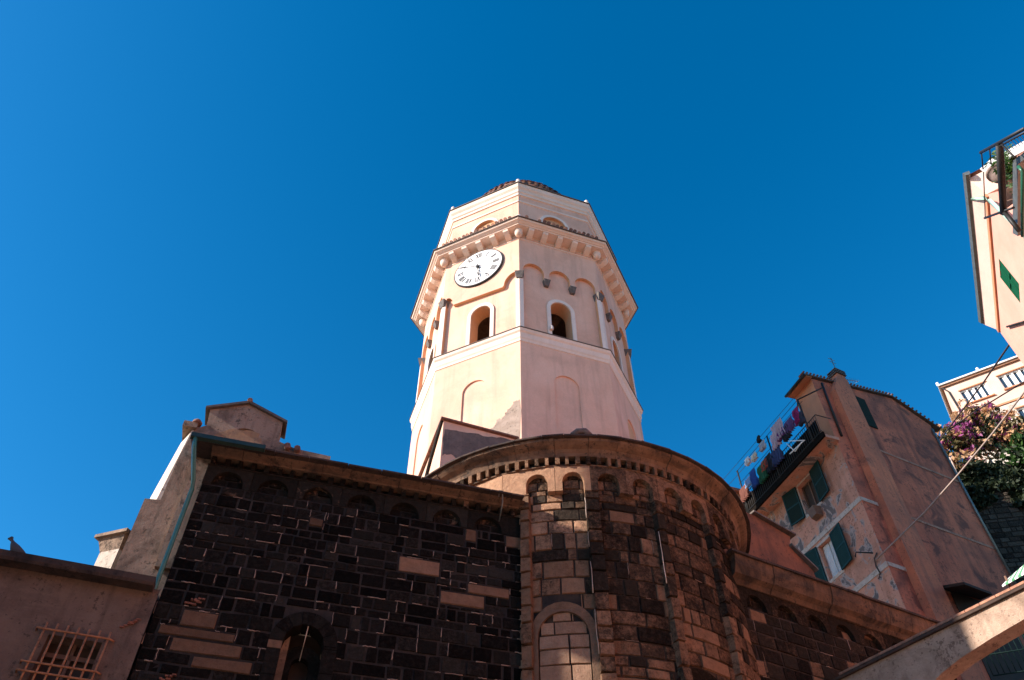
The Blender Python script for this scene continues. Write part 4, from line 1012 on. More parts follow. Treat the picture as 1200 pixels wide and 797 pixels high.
# antennas
ap_ = HR.q(980, 441, 0); mb = MB(xf=hrx); mb.tube([(2.0, 0, 27.0), (2.0, 0, 28.4)], .02, 6); mb.tube([(1.8, 0, 28.1), (2.2, 0, 28.1)], .012, 5); mb.tube([(1.8, 0, 28.3), (2.2, 0, 28.3)], .012, 5); mb.build('antenna', M_GUTTER, hs)
mb = MB(xf=hrx); mb.tube([(2.6, -.2, 26.8), (2.6, -.2, 27.6)], .02, 6); mb.tube([(2.3, -.1, 27.25), (3.9, -.4, 28.1)], .018, 5)
for i in range(7): mb.tube([(2.5 + i * .22, -.3 - .05 * i, 27.37 + i * .117), (2.55 + i * .22, .05 - .05 * i, 27.35 + i * .117)], .008, 4)
mb.build('antenna', M_GUTTER, hs)
# canopy at the foot of the side wall
_A, _B, _C, _D = HR.q(1101, 690), HR.q(1150, 703), HR.q(1163, 697, 1.2), HR.q(1131, 685, 1.2)
_p = [(_A[0], 0, _A[1]), (_B[0], 0, _B[1]), (_C[0], 1.2, _C[1]), (_D[0], 1.2, _D[1])]
mb = MB(xf=hrx); mb.hexa(_p, [(x, n, z + .1) for x, n, z in _p]); mb.build('canopy', M_DARKIN, hs)
mb = MB(xf=hrx); mb.box(_A[0] + .5, _A[0] + 3.2, -.02, .03, 12.5, _B[1] - .1); mb.build('dark_doorway', M_DARKIN, hs)

# washing on the terrace
def cloth(name, label, a, z, w_, h_, col, n=.84, sway=.09, rough=.9):
    f = HL.shifted(a, n); t = thing(name, label, name.replace('_', ' '), tuple(f.o), f.rot, 'washing on the roof terrace') if False else None
    mb = MB(side=-1); nx, nz = 14, 10; rnd = random.Random(int(a * 100 + z)); ph = rnd.uniform(0, 6)
    idx = [[mb.V(w_ * i / nx + .03 * sin(j * 1.1 + ph), sway * sin(i * 1.9 + ph) * (j / nz + .25), -h_ * j / nz * (1 + .04 * sin(i * 2 + ph))) for i in range(nx + 1)] for j in range(nz + 1)]
    mb.smooth = True
    for j in range(nz):
        for i in range(nx): mb.F((idx[j][i], idx[j][i + 1], idx[j + 1][i + 1], idx[j + 1][i]))
    o = mb.build(name, plain(name + '_cloth', col, rough, var=.2, bmp=.05)); o.location = (f.o.x, f.o.y, z); o.rotation_euler = (0, 0, f.rot)
    sm_ = o.modifiers.new('thick', 'SOLIDIFY'); sm_.thickness = .008
    tag(o, label, 'laundry', 'washing on the roof terrace'); return o
# x right in picture = smaller a
W_ = [('towel', 'magenta towel hanging highest on the drying line by the terrace roof', 933, 487, .35, .7, (.28, .015, .10)),
      ('cardigan', 'dark cardigan hanging just right of the magenta towel', 938, 490, .3, .55, (.03, .03, .05)),
      ('bed_sheet', 'broad pale pink sheet draped over the terrace railing', 912, 503, .7, .85, (.50, .36, .38)),
      ('shawl', 'purple shawl lying over the railing between the pale pieces', 915, 508, .5, .45, (.15, .03, .17)),
      ('pillow_case', 'pale mauve pillow case hanging below the broad pink sheet', 908, 515, .5, .75, (.55, .40, .45)),
      ('sock', 'small black sock dangling alone against the sky', 889, 514, .15, .35, (.015, .015, .02)),
      ('tea_towel', 'grey and white tea towel on the line left of the middle post', 893, 522, .35, .4, (.45, .48, .52)),
      ('vest', 'bright white vest in the sun on the lower drying line', 876, 540, .3, .35, (.82, .80, .78)),
      ('blouse', 'cream blouse pegged right of the bright white vest', 884, 535, .35, .35, (.7, .62, .5)),
      ('jeans', 'dark blue patterned cloth bulging over the railing in the middle', 909, 535, .7, .7, (.03, .045, .12)),
      ('skirt', 'orange red skirt on the railing beside the blue cloth', 896, 544, .4, .5, (.36, .07, .04)),
      ('shirt', 'green shirt hung low on the railing near the apse', 893, 553, .5, .75, (.015, .11, .05)),
      ('trousers', 'bright blue trousers hanging left of the green shirt', 883, 560, .4, .8, (.02, .07, .28)),
      ('napkin', 'light blue cloth hanging at the far left end of the washing', 876, 565, .4, .4, (.25, .40, .65)),
      ('bath_towel', 'dull violet towel on the railing under the highest drying line', 925, 498, .5, .6, (.12, .06, .16)),
      ('apron', 'black apron hanging between the purple shawl and the drying rack', 921, 507, .45, .6, (.02, .02, .025)),
      ('dark_trousers', 'nearly black trousers hanging over the railing left of the blue patterned cloth', 902, 541, .4, .8, (.012, .014, .02)),
      ('blanket', 'rust red blanket at the left end of the terrace railing', 872, 577, .5, .6, (.13, .04, .025))]
for nm, lab, x, y, w0_, h0_, col in W_:
    a, z = HL.q(x, y, .84); w0_ *= 1.1; h0_ *= 1.1; cloth(nm, lab, a - w0_ * .5, z + h0_ * .45, w0_, h0_, col)
# white bicycle-like drying rack leaning on the rail
rk = MB(xf=None, side=-1); f = HL.shifted(0, 0)
pts = [HL.q(*p, .88) for p in ((922, 520), (932, 529), (940, 518), (926, 532), (943, 516), (925, 517))]
for (a, z), (b, y) in zip(pts, pts[1:]): rk.tube([(a, .88, z), (b, .90, y)], .022, 6)
o = rk.build('drying_rack', M_WHITE); o.location = HL.o; o.rotation_euler = (0, 0, HL.rot); tag(o, 'folded white drying rack leaning against the dark terrace railing', 'drying rack')
# little turret roof seen over the apse
tf = HL.shifted(7.3, .1); tp = thing('terrace_hut', 'small ochre hut with tiled roof at the far end of the roof terrace', 'hut', (tf.o.x, tf.o.y, 22.4), tf.rot)
mb = MB(side=-1); mb.box(-.9, .9, -.6, .9, 0, 2.15); mb.build('wall', M_OCHRE, tp); mb = MB(side=-1); mb.box(-1.1, 1.1, -.8, 1.1, 2.15, 2.3); mb.build('roof', M_TILEL, tp)

# orange annex between apse and house
AX = Frame(tuple(RW.w(0, -2.2)[:2]), 61.1)
ax = fthing('orange_annex', 'low orange rendered annex with slate edge behind the church eaves', 'annex', AX)
p = [AX.q(x, y) for x, y in ((866, 665), (872, 635), (884, 604), (926, 629), (925.5, 641), (953, 669), (953, 700))]
mb = MB(); mb.prism([(p[0][0] - 1.5, 10.3), (p[0][0] - 1.5, p[2][1]), p[2], p[3], p[4], p[5], (p[5][0] + .2, 10.3)], 0, -1.2); mb.build('wall', stucco('annex_render', (.30, .10, .045), (.22, .08, .04), (.07, .035, .022), .95, .5, 1.2, .8), ax)
mb = MB(); mb.prism([(p[2][0] - .1, p[2][1] + .02), (p[3][0] + .12, p[3][1] + .02), (p[3][0] + .12, p[3][1] + .07), (p[2][0] - .1, p[2][1] + .07)], .12, -1.3); mb.prism([(p[4][0], p[4][1]), (p[5][0] + .1, p[5][1]), (p[5][0] + .1, p[5][1] + .06), (p[4][0], p[4][1] + .07)], .10, -1.2); mb.build('roof_slates', M_SLATE, ax)

# ================================================================== retaining wall, bougainvillea
rwp = (37 * sin(radians(35)), 37 * cos(radians(35))); RTW = Frame(rwp, 100)
rt = fthing('retaining_wall', 'tall dark rubble retaining wall in shade under the flowering creeper', 'wall', RTW)
mb = MB(); mb.box(-4, 16, -2, -.03, 0, 26.4); mb.build('core', M_DARKSTONE, rt)
mb = MB(); masonry(mb, -2, 9, 15, 26.5, 0, (.16, .34), (.2, .7), lambda a, z: (random.choice((0, .1, .3, .5)), random.uniform(.5, 1.3), random.random()), gap=.03); mb.build('masonry', M_ROCK, rt)

def leafmass(name, label, cat, fr, blobs, n, mats, weights, size=.16, group=None, twigs=True):
    t = fthing(name, label, cat, fr, group); per = [MB() for _ in mats]
    tot = sum(b[6] for b in blobs)
    for (a, nn, z, ra, rn, rz, wt) in blobs:
        k = int(n * wt / tot)
        clumps = [(random.gauss(0, .5), random.gauss(0, .5), random.gauss(0, .5)) for _ in range(max(6, k // 32))]
        for _ in range(k):
            c_ = random.choice(clumps); ci = clumps.index(c_) if False else 0
            v_ = Vector(c_) + Vector((random.gauss(0, .13), random.gauss(0, .13), random.gauss(0, .13)))
            if v_.length > 1.15: v_ = v_.normalized() * random.uniform(.8, 1.1)
            P = Vector((a + v_.x * ra, nn + v_.y * rn, z + v_.z * rz))
            wts = list(weights); r_ = (abs(c_[0] * 7.31 + c_[1] * 3.77) * 10 + abs(c_[2])) % 1.0; cw = 0; cum = []
            for w__ in wts: cum.append((cw, cw + w__ / sum(wts))); cw += w__ / sum(wts)
            mi = random.choices(range(len(mats)), weights=[w__ * (12 if cum[i][0] <= r_ < cum[i][1] else .6) for i, w__ in enumerate(wts)])[0]
            q = per[mi]; sz = size * random.uniform(.4, 1.6)
            u = Vector((random.gauss(0, 1), random.gauss(0, 1), random.gauss(0, 1))).normalized(); w_ = u.orthogonal().normalized(); w_ = Matrix.Rotation(random.uniform(0, 6.28), 3, u) @ w_; x_ = u.cross(w_)
            q.F([q.V(*(P + w_ * sz)), q.V(*(P + x_ * sz * .45)), q.V(*(P - w_ * sz * .8)), q.V(*(P - x_ * sz * .45))])
    for q, m_, nm in zip(per, mats, [m_.name for m_ in mats]):
        if q.v: 
            o = q.build(nm, m_, t)
    return t
def leaf(name, c): 
    m_, n, p, tc = mat(name); p.inputs['Base Color'].default_value = (*c, 1); p.inputs['Roughness'].default_value = .6
    tr = n.nodes.new('ShaderNodeBsdfTranslucent'); tr.inputs[0].default_value = (*[min(1, x * 1.3) for x in c], 1); mx = n.nodes.new('ShaderNodeMixShader'); mx.inputs[0].default_value = .3
    n.links.new(p.outputs[0], mx.inputs[1]); n.links.new(tr.outputs[0], mx.inputs[2]); n.links.new(mx.outputs[0], n.nodes['Material Output'].inputs[0]); return m_
L_OL = leaf('olive_leaves', (.15, .12, .045)); L_GR = leaf('green_leaves', (.045, .11, .02)); L_MG = leaf('magenta_bracts', (.30, .055, .19)); L_TN = leaf('tan_bracts', (.62, .36, .18)); L_DK = leaf('dark_leaves', (.03, .045, .018))
B = []
for x, y, ra, rz, wt in ((1108, 520, .9, .8, 1), (1122, 515, 1.1, 1.0, 1.6), (1140, 510, 1.2, 1.1, 2), (1150, 490, .9, .8, 1), (1160, 500, 1.3, 1.2, 2.2), (1175, 515, 1.2, 1.1, 1.6), (1190, 510, 1.2, .9, 1.3), (1130, 540, 1.2, 1.0, 1.2), (1112, 548, .8, .8, .6)):
    a, z = RTW.q(x, y, .3); B.append((a, .3, z, ra, .8, rz, wt))
leafmass('bougainvillea', 'bougainvillea with magenta and faded tan blossom sprawling over the retaining wall', 'creeper', RTW, B, 9000, [L_OL, L_TN, L_MG, L_DK], [.28, .34, .20, .18], .12)
bg_ = bpy.data.objects['bougainvillea']
st_, sp1, sp2 = MB(), MB(), MB()
for k in range(26):
    x0, y0 = random.uniform(1112, 1195), random.uniform(486, 520); a0_, z0_ = RTW.q(x0, y0, .4); da, dn, up_ = random.uniform(-.9, .9), random.uniform(.2, .9), random.uniform(.3, 1.0)
    P = [(a0_ + da * t, .4 + dn * t, z0_ + up_ * sin(t * 2.4) * 1.0 - .5 * t * t) for t in [i / 7 for i in range(8)]]
    st_.tube(P, .018, 5, r2=.006)
    for q in range(38):
        t = random.uniform(.25, 1); i = min(6, int(t * 7)); f_ = t * 7 - i; p0_, p1_ = Vector(P[i]), Vector(P[i + 1]); c_ = p0_.lerp(p1_, f_) + Vector([random.gauss(0, .06) for _ in range(3)])
        u = Vector([random.gauss(0, 1) for _ in range(3)]).normalized(); w_ = u.orthogonal().normalized(); x_ = u.cross(w_); sz = random.uniform(.05, .12); tgt = sp1 if k % 3 else sp2
        tgt.F([tgt.V(*(c_ + w_ * sz)), tgt.V(*(c_ + x_ * sz * .5)), tgt.V(*(c_ - w_ * sz)), tgt.V(*(c_ - x_ * sz * .5))])
st_.build('stems', M_TIMBER, bg_); sp1.build('blossom_sprays', L_TN, bg_); sp2.build('magenta_sprays', L_MG, bg_)
B = []
for x, y, ra, rz, wt in ((1194, 525, .9, .9, 1), (1205, 518, 1.2, 1.0, 1), (1204, 540, 1., .6, .6)):
    a, z = RTW.q(x, y, .5); B.append((a, .5, z, ra, .7, rz, wt))
leafmass('green_shrub', 'bright green leafy shrub right of the bougainvillea on the wall', 'shrub', RTW, B, 2600, [L_GR, L_DK], [.7, .3], .14)
B = []
for x, y, ra, rz, wt in ((1125, 555, 1.1, .6, 1), (1150, 560, 1.5, .9, 1.2), (1175, 560, 1.3, .9, 1), (1200, 575, 1.3, .8, 1), (1140, 580, 1.0, .7, .7)):
    a, z = RTW.q(x, y, .2); B.append((a, .2, z, ra, .35, rz, wt))
leafmass('ivy', 'dark ivy hanging down the retaining wall below the blossom', 'ivy', RTW, B, 5000, [L_DK], [1], .13)
o_ = MB(); pts = [RTW.q(*p, .9) for p in ((1113, 536), (1126, 565))]; o_.tube([(pts[0][0], .9, pts[0][1]), (pts[1][0], .9, pts[1][1])], .04, 6); pts = [RTW.q(*p, .9) for p in ((1116, 535), (1111, 546))]; o_.tube([(pts[0][0], .9, pts[0][1]), (pts[1][0], .9, pts[1][1])], .04, 6)
o = o_.build('wooden_stake', M_BAND); o.location = RTW.o; o.rotation_euler = (0, 0, RTW.rot); tag(o, 'pale crossed wooden stake poking out of the creeper beside the house', 'stake')

# ================================================================== hill house
hc = (45 * sin(radians(37.6)), 45 * cos(radians(37.6))); HH = Frame(hc, 122.3)
hh = fthing('hill_house', 'sunlit salmon house with rows of white framed windows high on the hill', 'house', HH)
wh = [(.85, 2.4, 35.85, 36.95), (3.12, 4.75, 35.93, 37.02), (5.6, 7.1, 35.9, 37.0), (1.78, 2.5, 33.2, 34.25), (3.0, 4.0, 33.2, 34.3), (5.6, 6.6, 33.2, 34.3)]
mb = MB(); mb.panel([(.12, 24), (9, 24), (9, 37.75), (.12, 37.75)], [[(a, c_), (b, c_), (b, d), (a, d)] for a, b, c_, d in wh], -.2, .2); mb.build('front_wall', M_PINKH, hh)
mb = MB(); mb.hexa([(.12, -.2, 24), (.12, -8, 24), (.5, -8, 24), (.5, -.22, 24)], [(.12, -.2, 37.75), (.12, -8, 37.75), (.5, -8, 37.75), (.5, -.22, 37.75)]); mb.box(.5, 9, -8, -.7, 24, 37.7); mb.build('side_wall', M_PINKH, hh)
mb = MB(); mb.box(-.1, 9.2, -8.2, .05, 37.76, 37.86); mb.build('roof_edge', M_WHITE, hh)
mb = MB(); mb.box(.0, 9.1, -8.1, -.06, 37.62, 37.758); mb.build('eaves', M_TIMBER, hh)
mb = MB(); mb.box(.1, 9, -.2, -.12, 34.88, 35.0); mb.build('string_band', M_ORANGE, hh)
mb = MB(); mb.box(.12, 9, -.197, -.185, 30, 34.86); mb.panel if False else None
mb2 = MB(); mb2.panel([(.12, 28), (9, 28), (9, 34.86), (.12, 34.86)], [[(a, c_), (b, c_), (b, d), (a, d)] for a, b, c_, d in wh if d < 34.9], -.19); mb2.build('lower_render', M_FACADEL, hh)
for a, b, c_, d in wh:
    mb = MB(); nl = 4 if b - a > 1.2 else 2; st = (b - a) / nl
    for i in range(nl + 1): mb.box(a + i * st - (.05 if i else 0) - (.02 if i == nl else 0), a + i * st + .05 - (.05 if i == nl else 0), -.33, -.26, c_, d)
    mb.box(a, b, -.332, -.262, c_, c_ + .06); mb.box(a, b, -.332, -.262, d - .06, d); wi = mb.build('window', M_WHITE, hh)
    mb = MB(); mb.box(a, b, -.38, -.36, c_, d); mb.build('pane', M_GLASS, wi)
    mb = MB()
    for i in range(nl): mb.box(a + i * st + st * .55, a + i * st + st * .92, -.355, -.345, c_ + .05, d - .05)
    mb.build('curtain', M_WHITE, wi)
    mb = MB(); mb.box(a - .08, b + .08, -.2, -.08, c_ - .09, c_ - .01); mb.build('sill', M_ORANGE, wi); mb = MB(); mb.box(a - .06, b + .06, -.2, -.14, d + .02, d + .08); mb.build('lintel', M_ORANGE, wi)
mb = MB(); p0 = HH.q(1108, 456, -.15); p1 = HH.q(1135, 494, -.15); mb.tube([(.05, -.05, 37.6), (.3, -.15, 37.2), (.35, -.15, 30)], .05, 7); mb.build('drainpipe', M_BLACK, hh)
for x in (-.05, 2.4, 5.0):
    mb = MB(); mb.lathe((x, .05, 37.86), [(0, 0), (.09, 0), (.09, .22), (0, .25)], 8); mb.build('roof_lamp', M_WHITE, hh)

# ================================================================== pink house at right
K = 1.6
d_ = 13 * K; NH = Frame((d_ * sin(radians(42.8)), d_ * cos(radians(42.8))), 25.2, -1)
nz = 1.6 + .881 * d_
nh = fthing('pink_house', 'pink house with deep eaves, green shutters and iron balcony at the right edge', 'house', NH)
wo_ = -.27
NWq = lambda x, y, n=wo_: NH.q(x, y, n)
zin = NWq(1162, 290)[1]
_w1, _w2 = NWq(1170.5, 303), NWq(1195.5, 355)
win_p = (_w1[0], _w2[0], _w2[1], _w1[1])
win_p2 = (win_p[0] - 1.9, win_p[1] - 1.9, win_p[2] - 3.2, win_p[3] - 3.2)
NA = -3.16 * K
_d = Vector((sin(radians(127)), cos(radians(127)), 0)); DA, DN = _d.dot(NH.t), _d.dot(NH.n)
def nfoot(ov):  # footprint with overhang ov
    return [(.03 + ov, wo_ + ov), (NA - ov, wo_ + ov), (NA - ov + DA * 8, wo_ + ov + DN * 8), (.03 + ov, wo_ - 9)]
mb = MB(side=-1); mb.panel([(NA, 0), (.03, 0), (.03, nz), (NA, nz)], [[(a, c_), (b, c_), (b, d), (a, d)] for a, b, c_, d in (win_p, win_p2)], wo_, .25)
f0 = nfoot(0); mb.hexa([(a, n - (.3 if i < 2 else 0), 0) for i, (a, n) in enumerate(f0)], [(a, n - (.3 if i < 2 else 0), nz) for i, (a, n) in enumerate(f0)]); mb.build('wall', M_PINK, nh)
mb = MB(side=-1); mb.box(NA, NA + .02, wo_ - .31, wo_ - .001, 0, nz); mb.box(.01, .031, wo_ - .31, wo_ - .001, 0, nz); mb.build('quoin', M_PINK, nh)
f1 = nfoot(.20); f1b = nfoot(.004); mb = MB(side=-1); mb.hexa([(a, n, zin) for a, n in f1b], [(a, n, nz) for a, n in f1]); mb.build('soffit', stucco('soffit_paint', (.82, .58, .48), (.86, .64, .54), None), nh)
mb = MB(side=-1); mb.box(NA, .02, wo_ + .001, wo_ + .05, zin - .10, zin + .03); mb.build('frieze_band', M_ORANGE, nh)
gt = MB(side=-1); eave_profile(gt, -3.4 * K, .1 * K, [(-.09 * K, nz + .08), (-.085 * K, nz - .01), (-.05 * K, nz - .06), (-.01 * K, nz - .03), (.01 * K, nz + .08)]); gt.build('gutter', M_GUTTER, nh)
mb = MB(side=-1); f2 = nfoot(.235); mb.hexa([(a, n, nz + .101) for a, n in f2], [(a * .98, n - .1, nz + .2) for a, n in f2]); mb.build('roof', M_TILE, nh)
for wv in (win_p, win_p2):
    a, b, c_, d = wv; st = (b - a) / 2
    mb = MB(side=-1); mb.box(a - .02, b + .02, wo_ - .2, wo_ - .17, c_, d); wi = mb.build('window', M_WHITE, nh)
    for i in range(2):
        mb = MB(side=-1); mb.box(a + i * st + .01, a + (i + 1) * st - .01, wo_ - .06, wo_ - .02, c_ + .02, d - .02); mb.build('shutter', M_SHUTG, wi)
        mb = MB(side=-1)
        mb.box(a + i * st + .01, a + (i + 1) * st - .01, wo_ - .018, wo_ + .006, (c_ + d) / 2 - .03, (c_ + d) / 2 + .03); mb.box(a + i * st + .01, a + i * st + .06, wo_ - .018, wo_ + .004, c_, d); mb.box(a + (i + 1) * st - .06, a + (i + 1) * st - .01, wo_ - .018, wo_ + .004, c_, d); mb.build('shutter_rail', M_SHUTG, wi)
# downpipe from the gutter to the wall
def nhp(x, y, n): a, z = NH.q(x, y, n); return (a, n, z)
c7_ = lambda x, y: (1080 + x / 6.133, 130 + y / 6.133)
mb = MB(side=-1); P = [(*c7_(330, 622), -.05), (*c7_(350, 632), -.1), (*c7_(450, 625), wo_ + .08), (*c7_(490, 645), wo_ + .08), (*c7_(640, 790), wo_ + .08), (*c7_(760, 920), wo_ + .08)]
mb.tube([nhp(*p) for p in P], .055, 8); mb.build('drainpipe', plain('pale_green_pipe', (.35, .55, .45), .4, var=.2), nh)
# iron balcony frame standing out from the wall
nb = .75
bf = MB(side=-1)
def seg_(x0, y0, x1, y1, r, n0=nb, n1=None):
    n1 = n0 if n1 is None else n1; bf.tube([nhp(*c7_(x0, y0), n0), nhp(*c7_(x1, y1), n1)], r, 6)
seg_(425, 300, 745, 125, .035); seg_(560, 240, 590, 735, .075); seg_(455, 770, 660, 695, .03); seg_(575, 240, 670, 335, .02); seg_(560, 255, 750, 150, .02)
for i in range(7): seg_(600 + i * 22, 235 - i * 11, 640 + i * 22, 285 - i * 11, .006)
for x in (430, 488): seg_(x, 295 if x < 450 else 265, x + 12, 420 if x < 450 else 385, .014)
seg_(445, 440, 458, 770, .012)
seg_(590, 720, 700, 860, .05)
bf.build('balcony_frame', M_BLACK, nh)
mb = MB(side=-1); 
for i in range(8):
    bf2 = nhp(*c7_(610 + i * 8, 430 + i * 2), .1); bf3 = nhp(*c7_(608 + i * 8, 700 - i * 6), .1); mb.tube([bf2, bf3], .018, 5)
for y in (470, 560, 650): mb.tube([nhp(*c7_(602, y), .1), nhp(*c7_(665, y - 18), .1)], .02, 5)
mb.build('balcony_railing', M_WOODB, nh)
# white cornice slab over the balcony + light terrace slab
mb = MB(side=-1); P = [nhp(*c7_(*p), .1) for p in ((418, 418), (490, 352), (736, 215), (736, 285), (500, 415), (440, 435))]
A_ = [mb.V(*p) for p in P]; B_ = [mb.V(p[0], p[1] - .5, p[2] + .05) for p in P]; mb.F(A_); mb.F(B_)
for i in range(6): mb.F((A_[i], A_[(i + 1) % 6], B_[(i + 1) % 6], B_[i]))
mb.build('terrace_slab', M_WHITE, nh)
# grey-green bay edge at the frame border
mb = MB(side=-1); P = [nhp(*c7_(*p), .5) for p in ((655, 372), (690, 385), (690, 900), (655, 880))]
A_ = [mb.V(*p) for p in P]; B_ = [mb.V(p[0], p[1] - .9, p[2]) for p in P]; mb.F(A_); mb.F(B_)
for i in range(4): mb.F((A_[i], A_[(i + 1) % 4], B_[(i + 1) % 4], B_[i]))
P = [nhp(*c7_(*p), .5) for p in ((655, 360), (736, 300), (760, 330), (690, 385))]
A_ = [mb.V(*p) for p in P]; B_ = [mb.V(p[0], p[1] - .9, p[2]) for p in P]; mb.F(A_); mb.F(B_)
for i in range(4): mb.F((A_[i], A_[(i + 1) % 4], B_[(i + 1) % 4], B_[i]))
mb.build('bay_fascia', M_GUTTER, nh)
mb = MB(side=-1); mb.tube([nhp(*c7_(695, 400), .55), nhp(*c7_(725, 430), .55), nhp(*c7_(725, 900), .55)], .035, 8); mb.build('bay_drainpipe', plain('green_down_pipe', (.02, .13, .08), .4), nh)
mb = MB(side=-1); mb.tube([nhp(1180, 383, wo_ + .05), nhp(1200, 377, wo_ + .05)], .03, 5); mb.build('wall_cable', M_BLACK, nh)
# plants and pot on the balcony
pa = nhp(*c7_(545, 435), .15); pf = NH.shifted(pa[0], 0)
pot = thing('flower_pot', 'round terracotta pot hanging beside the iron post of the pink house', 'flower pot', (NH.w(pa[0], pa[1])[0], NH.w(pa[0], pa[1])[1], pa[2] - .35), NH.rot)
mb = MB(); mb.lathe((0, 0, 0), [(0, 0), (.10, 0), (.20, .16), (.22, .3), (.25, .3), (.25, .36), (.2, .36), (.18, .28), (0, .28)], 20, smooth=True); mb.build('pot', plain('grey_clay', (.24, .17, .14), .8), pot)
pa = nhp(*c7_(625, 380), .1); c0 = NH.shifted(0, 0); c0.side = -1
B = [(pa[0], -pa[1] if False else pa[1], pa[2], .35, .3, .3, 1), (pa[0] + .25, pa[1], pa[2] - .7, .15, .2, .7, .8)]
for b_ in range(1):
    t = fthing('potted_fern', 'green trailing fern on the balcony of the pink house', 'plant', NH)
    q = MB(side=-1)
    for (a, n, z, ra, rn, rz, wt) in B:
        for _ in range(int(500 * wt)):
            P = Vector((a + random.gauss(0, .45) * ra, n + random.gauss(0, .45) * rn, z + random.gauss(0, .5) * rz)); u = Vector((random.gauss(0, 1), random.gauss(0, 1), random.gauss(0, 1))).normalized(); w_ = u.orthogonal().normalized(); x_ = u.cross(w_); sz = .07
            q.F([q.V(*(P + w_ * sz)), q.V(*(P + x_ * sz * .35)), q.V(*(P - w_ * sz)), q.V(*(P - x_ * sz * .35))])
    q.build('fronds', L_GR, t)

# ================================================================== cables
def cable(label, pts, r, m_, sag=.0):
    mb = MB(); P = []
    for (p, q) in zip(pts, pts[1:]):
        for k in range(12):
            t = k / 12; v_ = p.lerp(q, t); v_.z -= sag * 4 * t * (1 - t); P.append(v_)
    P.append(pts[-1]); mb.tube([(v_.x, -v_.y, v_.z) for v_ in P], r, 6)
    o = mb.build('overhead_cable', m_); tag(o, label, 'cable', 'overhead cables between the houses'); return o
def at(x, y, dist): d = ray(x, y); h = Vector((d.x, d.y, 0)).length; return EYE + d * (dist / h)
cable('pale overhead cable running from the corner of the orange house up to the right', [at(1026.5, 656, 26.6), at(1084, 600, 26), at(1123, 556, 25.5), at(1163, 508, 25), at(1204, 455, 24.5)], .028, M_CABLE)
cable('thick cable from behind the orange house roof up to the pink house corner', [at(1098, 520, 36), at(1152, 449, 29), at(1189, 395, 22)], .03, M_CABLED)
cable('thin dark cable rising right in front of the bougainvillea and hill house', [at(1113, 503, 34), at(1140, 484, 32), at(1204, 445, 27)], .028, M_CABLED)

# ================================================================== things below and beside the arch
LW = Frame((at(1150, 760, 24).x, at(1150, 760, 24).y), 110)
lw = fthing('dark_house', 'dark shaded house front with teal railing seen beneath the buttress arch', 'house', LW)
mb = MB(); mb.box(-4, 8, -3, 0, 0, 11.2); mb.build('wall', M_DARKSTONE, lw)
mb = MB(); a0, z0 = LW.q(1158, 780, .3); a = a0
while a < a0 + 3: mb.tube([(a, .35, z0 - .3), (a, .35, z0 + .8)], .012, 5); a += .14
for z in (z0 - .3, z0 + .25, z0 + .8): mb.tube([(a0, .35, z), (a0 + 3, .35, z)], .018, 5)
mb.build('railing', M_SHUT, lw)
mb = MB(); p_ = LW.q(1198, 745, .05); mb.box(p_[0], p_[0] + .8, 0, .04, p_[1] - 1.0, p_[1] + .2); mb.build('shutter', M_SHUT, lw)
p_ = at(1190, 676, 14.2); aw = thing('striped_awning', 'folded green and white striped parasol showing above the arch tiles', 'parasol', p_, radians(30))
mb = MB(); n_ = 10; Mi = Matrix.Rotation(-radians(30), 3, 'Z')
lo_l, lo_r, up_l, up_r = at(1174, 686, 14.2), at(1212, 664, 13.6), at(1182, 677, 15.0), at(1216, 648, 14.6)
for k in range(n_):
    mb.cur = k % 2; t0, t1 = k / n_, (k + 1) / n_; ii = []
    for a_, b_, t in ((lo_l, lo_r, t0), (lo_l, lo_r, t1), (up_l, up_r, t1), (up_l, up_r, t0)):
        v_ = Mi @ (a_.lerp(b_, t) - p_); mb.v.append((v_.x, v_.y, v_.z)); ii.append(len(mb.v) - 1)
    mb.F(ii); jj = []
    for q in ii: mb.v.append((mb.v[q][0], mb.v[q][1], mb.v[q][2] - .03)); jj.append(len(mb.v) - 1)
    mb.F(jj); mb.F((ii[0], ii[1], jj[1], jj[0]))
mb.build('canopy', [M_WHITE, plain('green_stripe', (.10, .32, .15), .8)], aw)
mb = MB(); mb.tube([(.1, -.2, -3), (.1, -.2, .15)], .02, 6); mb.build('pole', M_WOODB, aw)

# ================================================================== unseen house added left of the square to shade the church
OF = Vector((-cos(SUN_AZ), -sin(SUN_AZ), 0)); 
def added_shade_house(label, dist, q0, q1, ztop, zbot=0):
    """added shading block: dist up-sun from the apse, q across the sun direction"""
    u = Vector((cos(SUN_AZ), sin(SUN_AZ), 0)); v_ = Vector((-u.y, u.x, 0))
    base = Vector((.1, 11.8, 0)) + u * dist
    return u, v_, base
u, v_, base = added_shade_house('', 15, 0, 0, 0)
sh = thing('added_shade_house', 'unseen ochre house added on the left of the square to shade the church', 'house', base, atan2(u.y, u.x))
TE = tan(SUN_EL); ZS = 10.48 + 15 * TE
mb = MB(side=-1); mb.box(0, 7, -.52, 5.5, 0, 12.8); mb.build('wall', M_HOUSE_B, sh)
mb = MB(side=-1); mb.box(.2, 6.8, -.4, 5.3, 12.8, 12.9); mb.build('roof', M_TILE, sh)
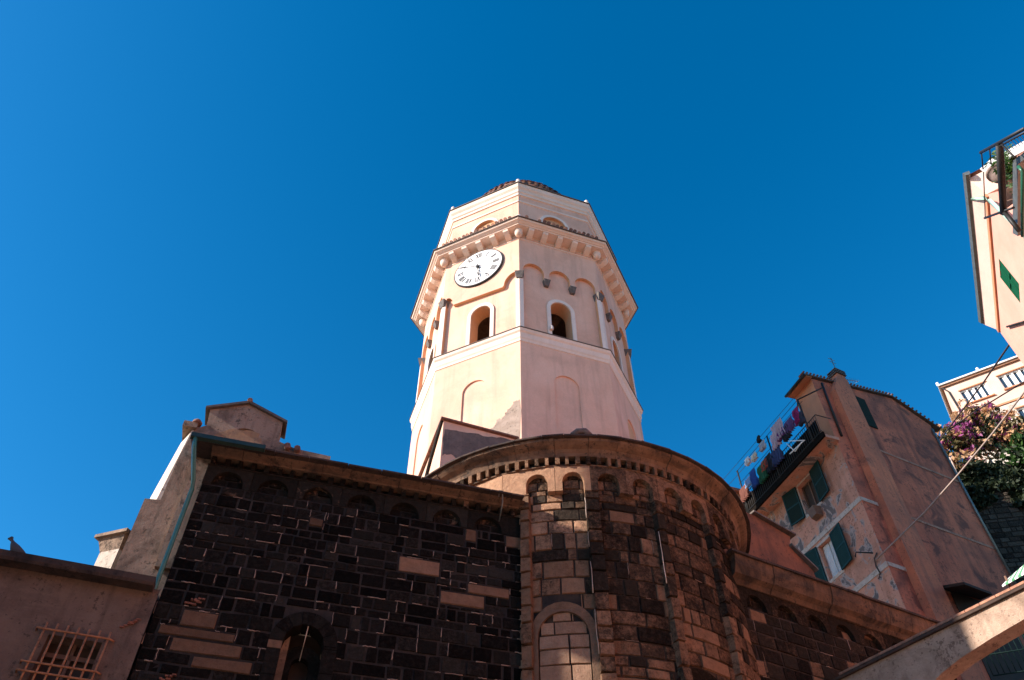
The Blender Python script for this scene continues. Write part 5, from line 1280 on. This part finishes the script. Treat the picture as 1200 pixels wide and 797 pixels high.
# added shading wall, its slot shapes the light patch, and a taller block
mb = MB(xf=lambda a, n, z: (n, a, z)); zo = 14.55 + .0
mb.panel([(-.52, 12.7), (.49, 12.7), (.49, ZS), (-.52, ZS)], [[(.18, 14.85), (.465, 14.85), (.465, 15.5), (.18, 15.5)]], .3, .3, outer_sides=True)
mb.panel([(-.52, 12.7), (.49, 12.7), (.49, ZS), (-.52, ZS)], [[(.18, 14.85), (.465, 14.85), (.465, 15.5), (.18, 15.5)]], 0); mb.build('slotted_shade_wall', M_HOUSE_B, sh)
mb = MB(side=-1); mb.box(0, 1.6, .47, 1.95, 12.7, 22.5); mb.build('shade_block', M_HOUSE_B, sh)

# unseen houses added behind and beside the viewer to bounce warm light and hide sky
def added_town_house(label, x0, x1, y0, y1, h, m_, face):
    t = thing('added_town_house', label, 'house', ((x0 + x1) / 2, (y0 + y1) / 2, 0))
    hx, hy = (x1 - x0) / 2, (y1 - y0) / 2
    mb = MB(); mb.box(-hx, hx, -hy, hy, 0, h); mb.build('wall', m_, t)
    mb = MB(); mb.hexa([(-hx - .4, -hy - .4, h), (hx + .4, -hy - .4, h), (hx + .4, hy + .4, h), (-hx - .4, hy + .4, h)], [(-hx * .1, -hy, h + 1.6), (hx * .1, -hy, h + 1.6), (hx * .1, hy, h + 1.6), (-hx * .1, hy, h + 1.6)]); mb.build('roof', M_TILEL, t)
    z = 2.0
    while z < h - 2.4:
        L = hy if face == 'x' else hx; c_ = -L + 1.6
        while c_ < L - 1:
            mb = MB(side=-1)
            if face == 'x': mb.box(-hx - .06, -hx + .01, c_ - .5, c_ + .5, z, z + 1.5)
            else: mb.box(c_ - .5, c_ + .5, hy - .01, hy + .06, z, z + 1.5)
            mb.build('shutter', M_SHUTG, t); c_ += 2.7
        z += 3.1
added_town_house('unseen orange house added on the right side of the square to bounce sunlight', 12.5, 21, -7, 7.6, 16, M_HOUSE_B, 'x')
added_town_house('unseen pink house added further along the right side of the square to bounce sunlight', 12.5, 21, -22, -7.4, 18, M_PINK, 'x')
added_town_house('unseen ochre house added behind the viewer to close off the sky', -12, 11, -26, -17, 15, M_OCHRE, 'y')
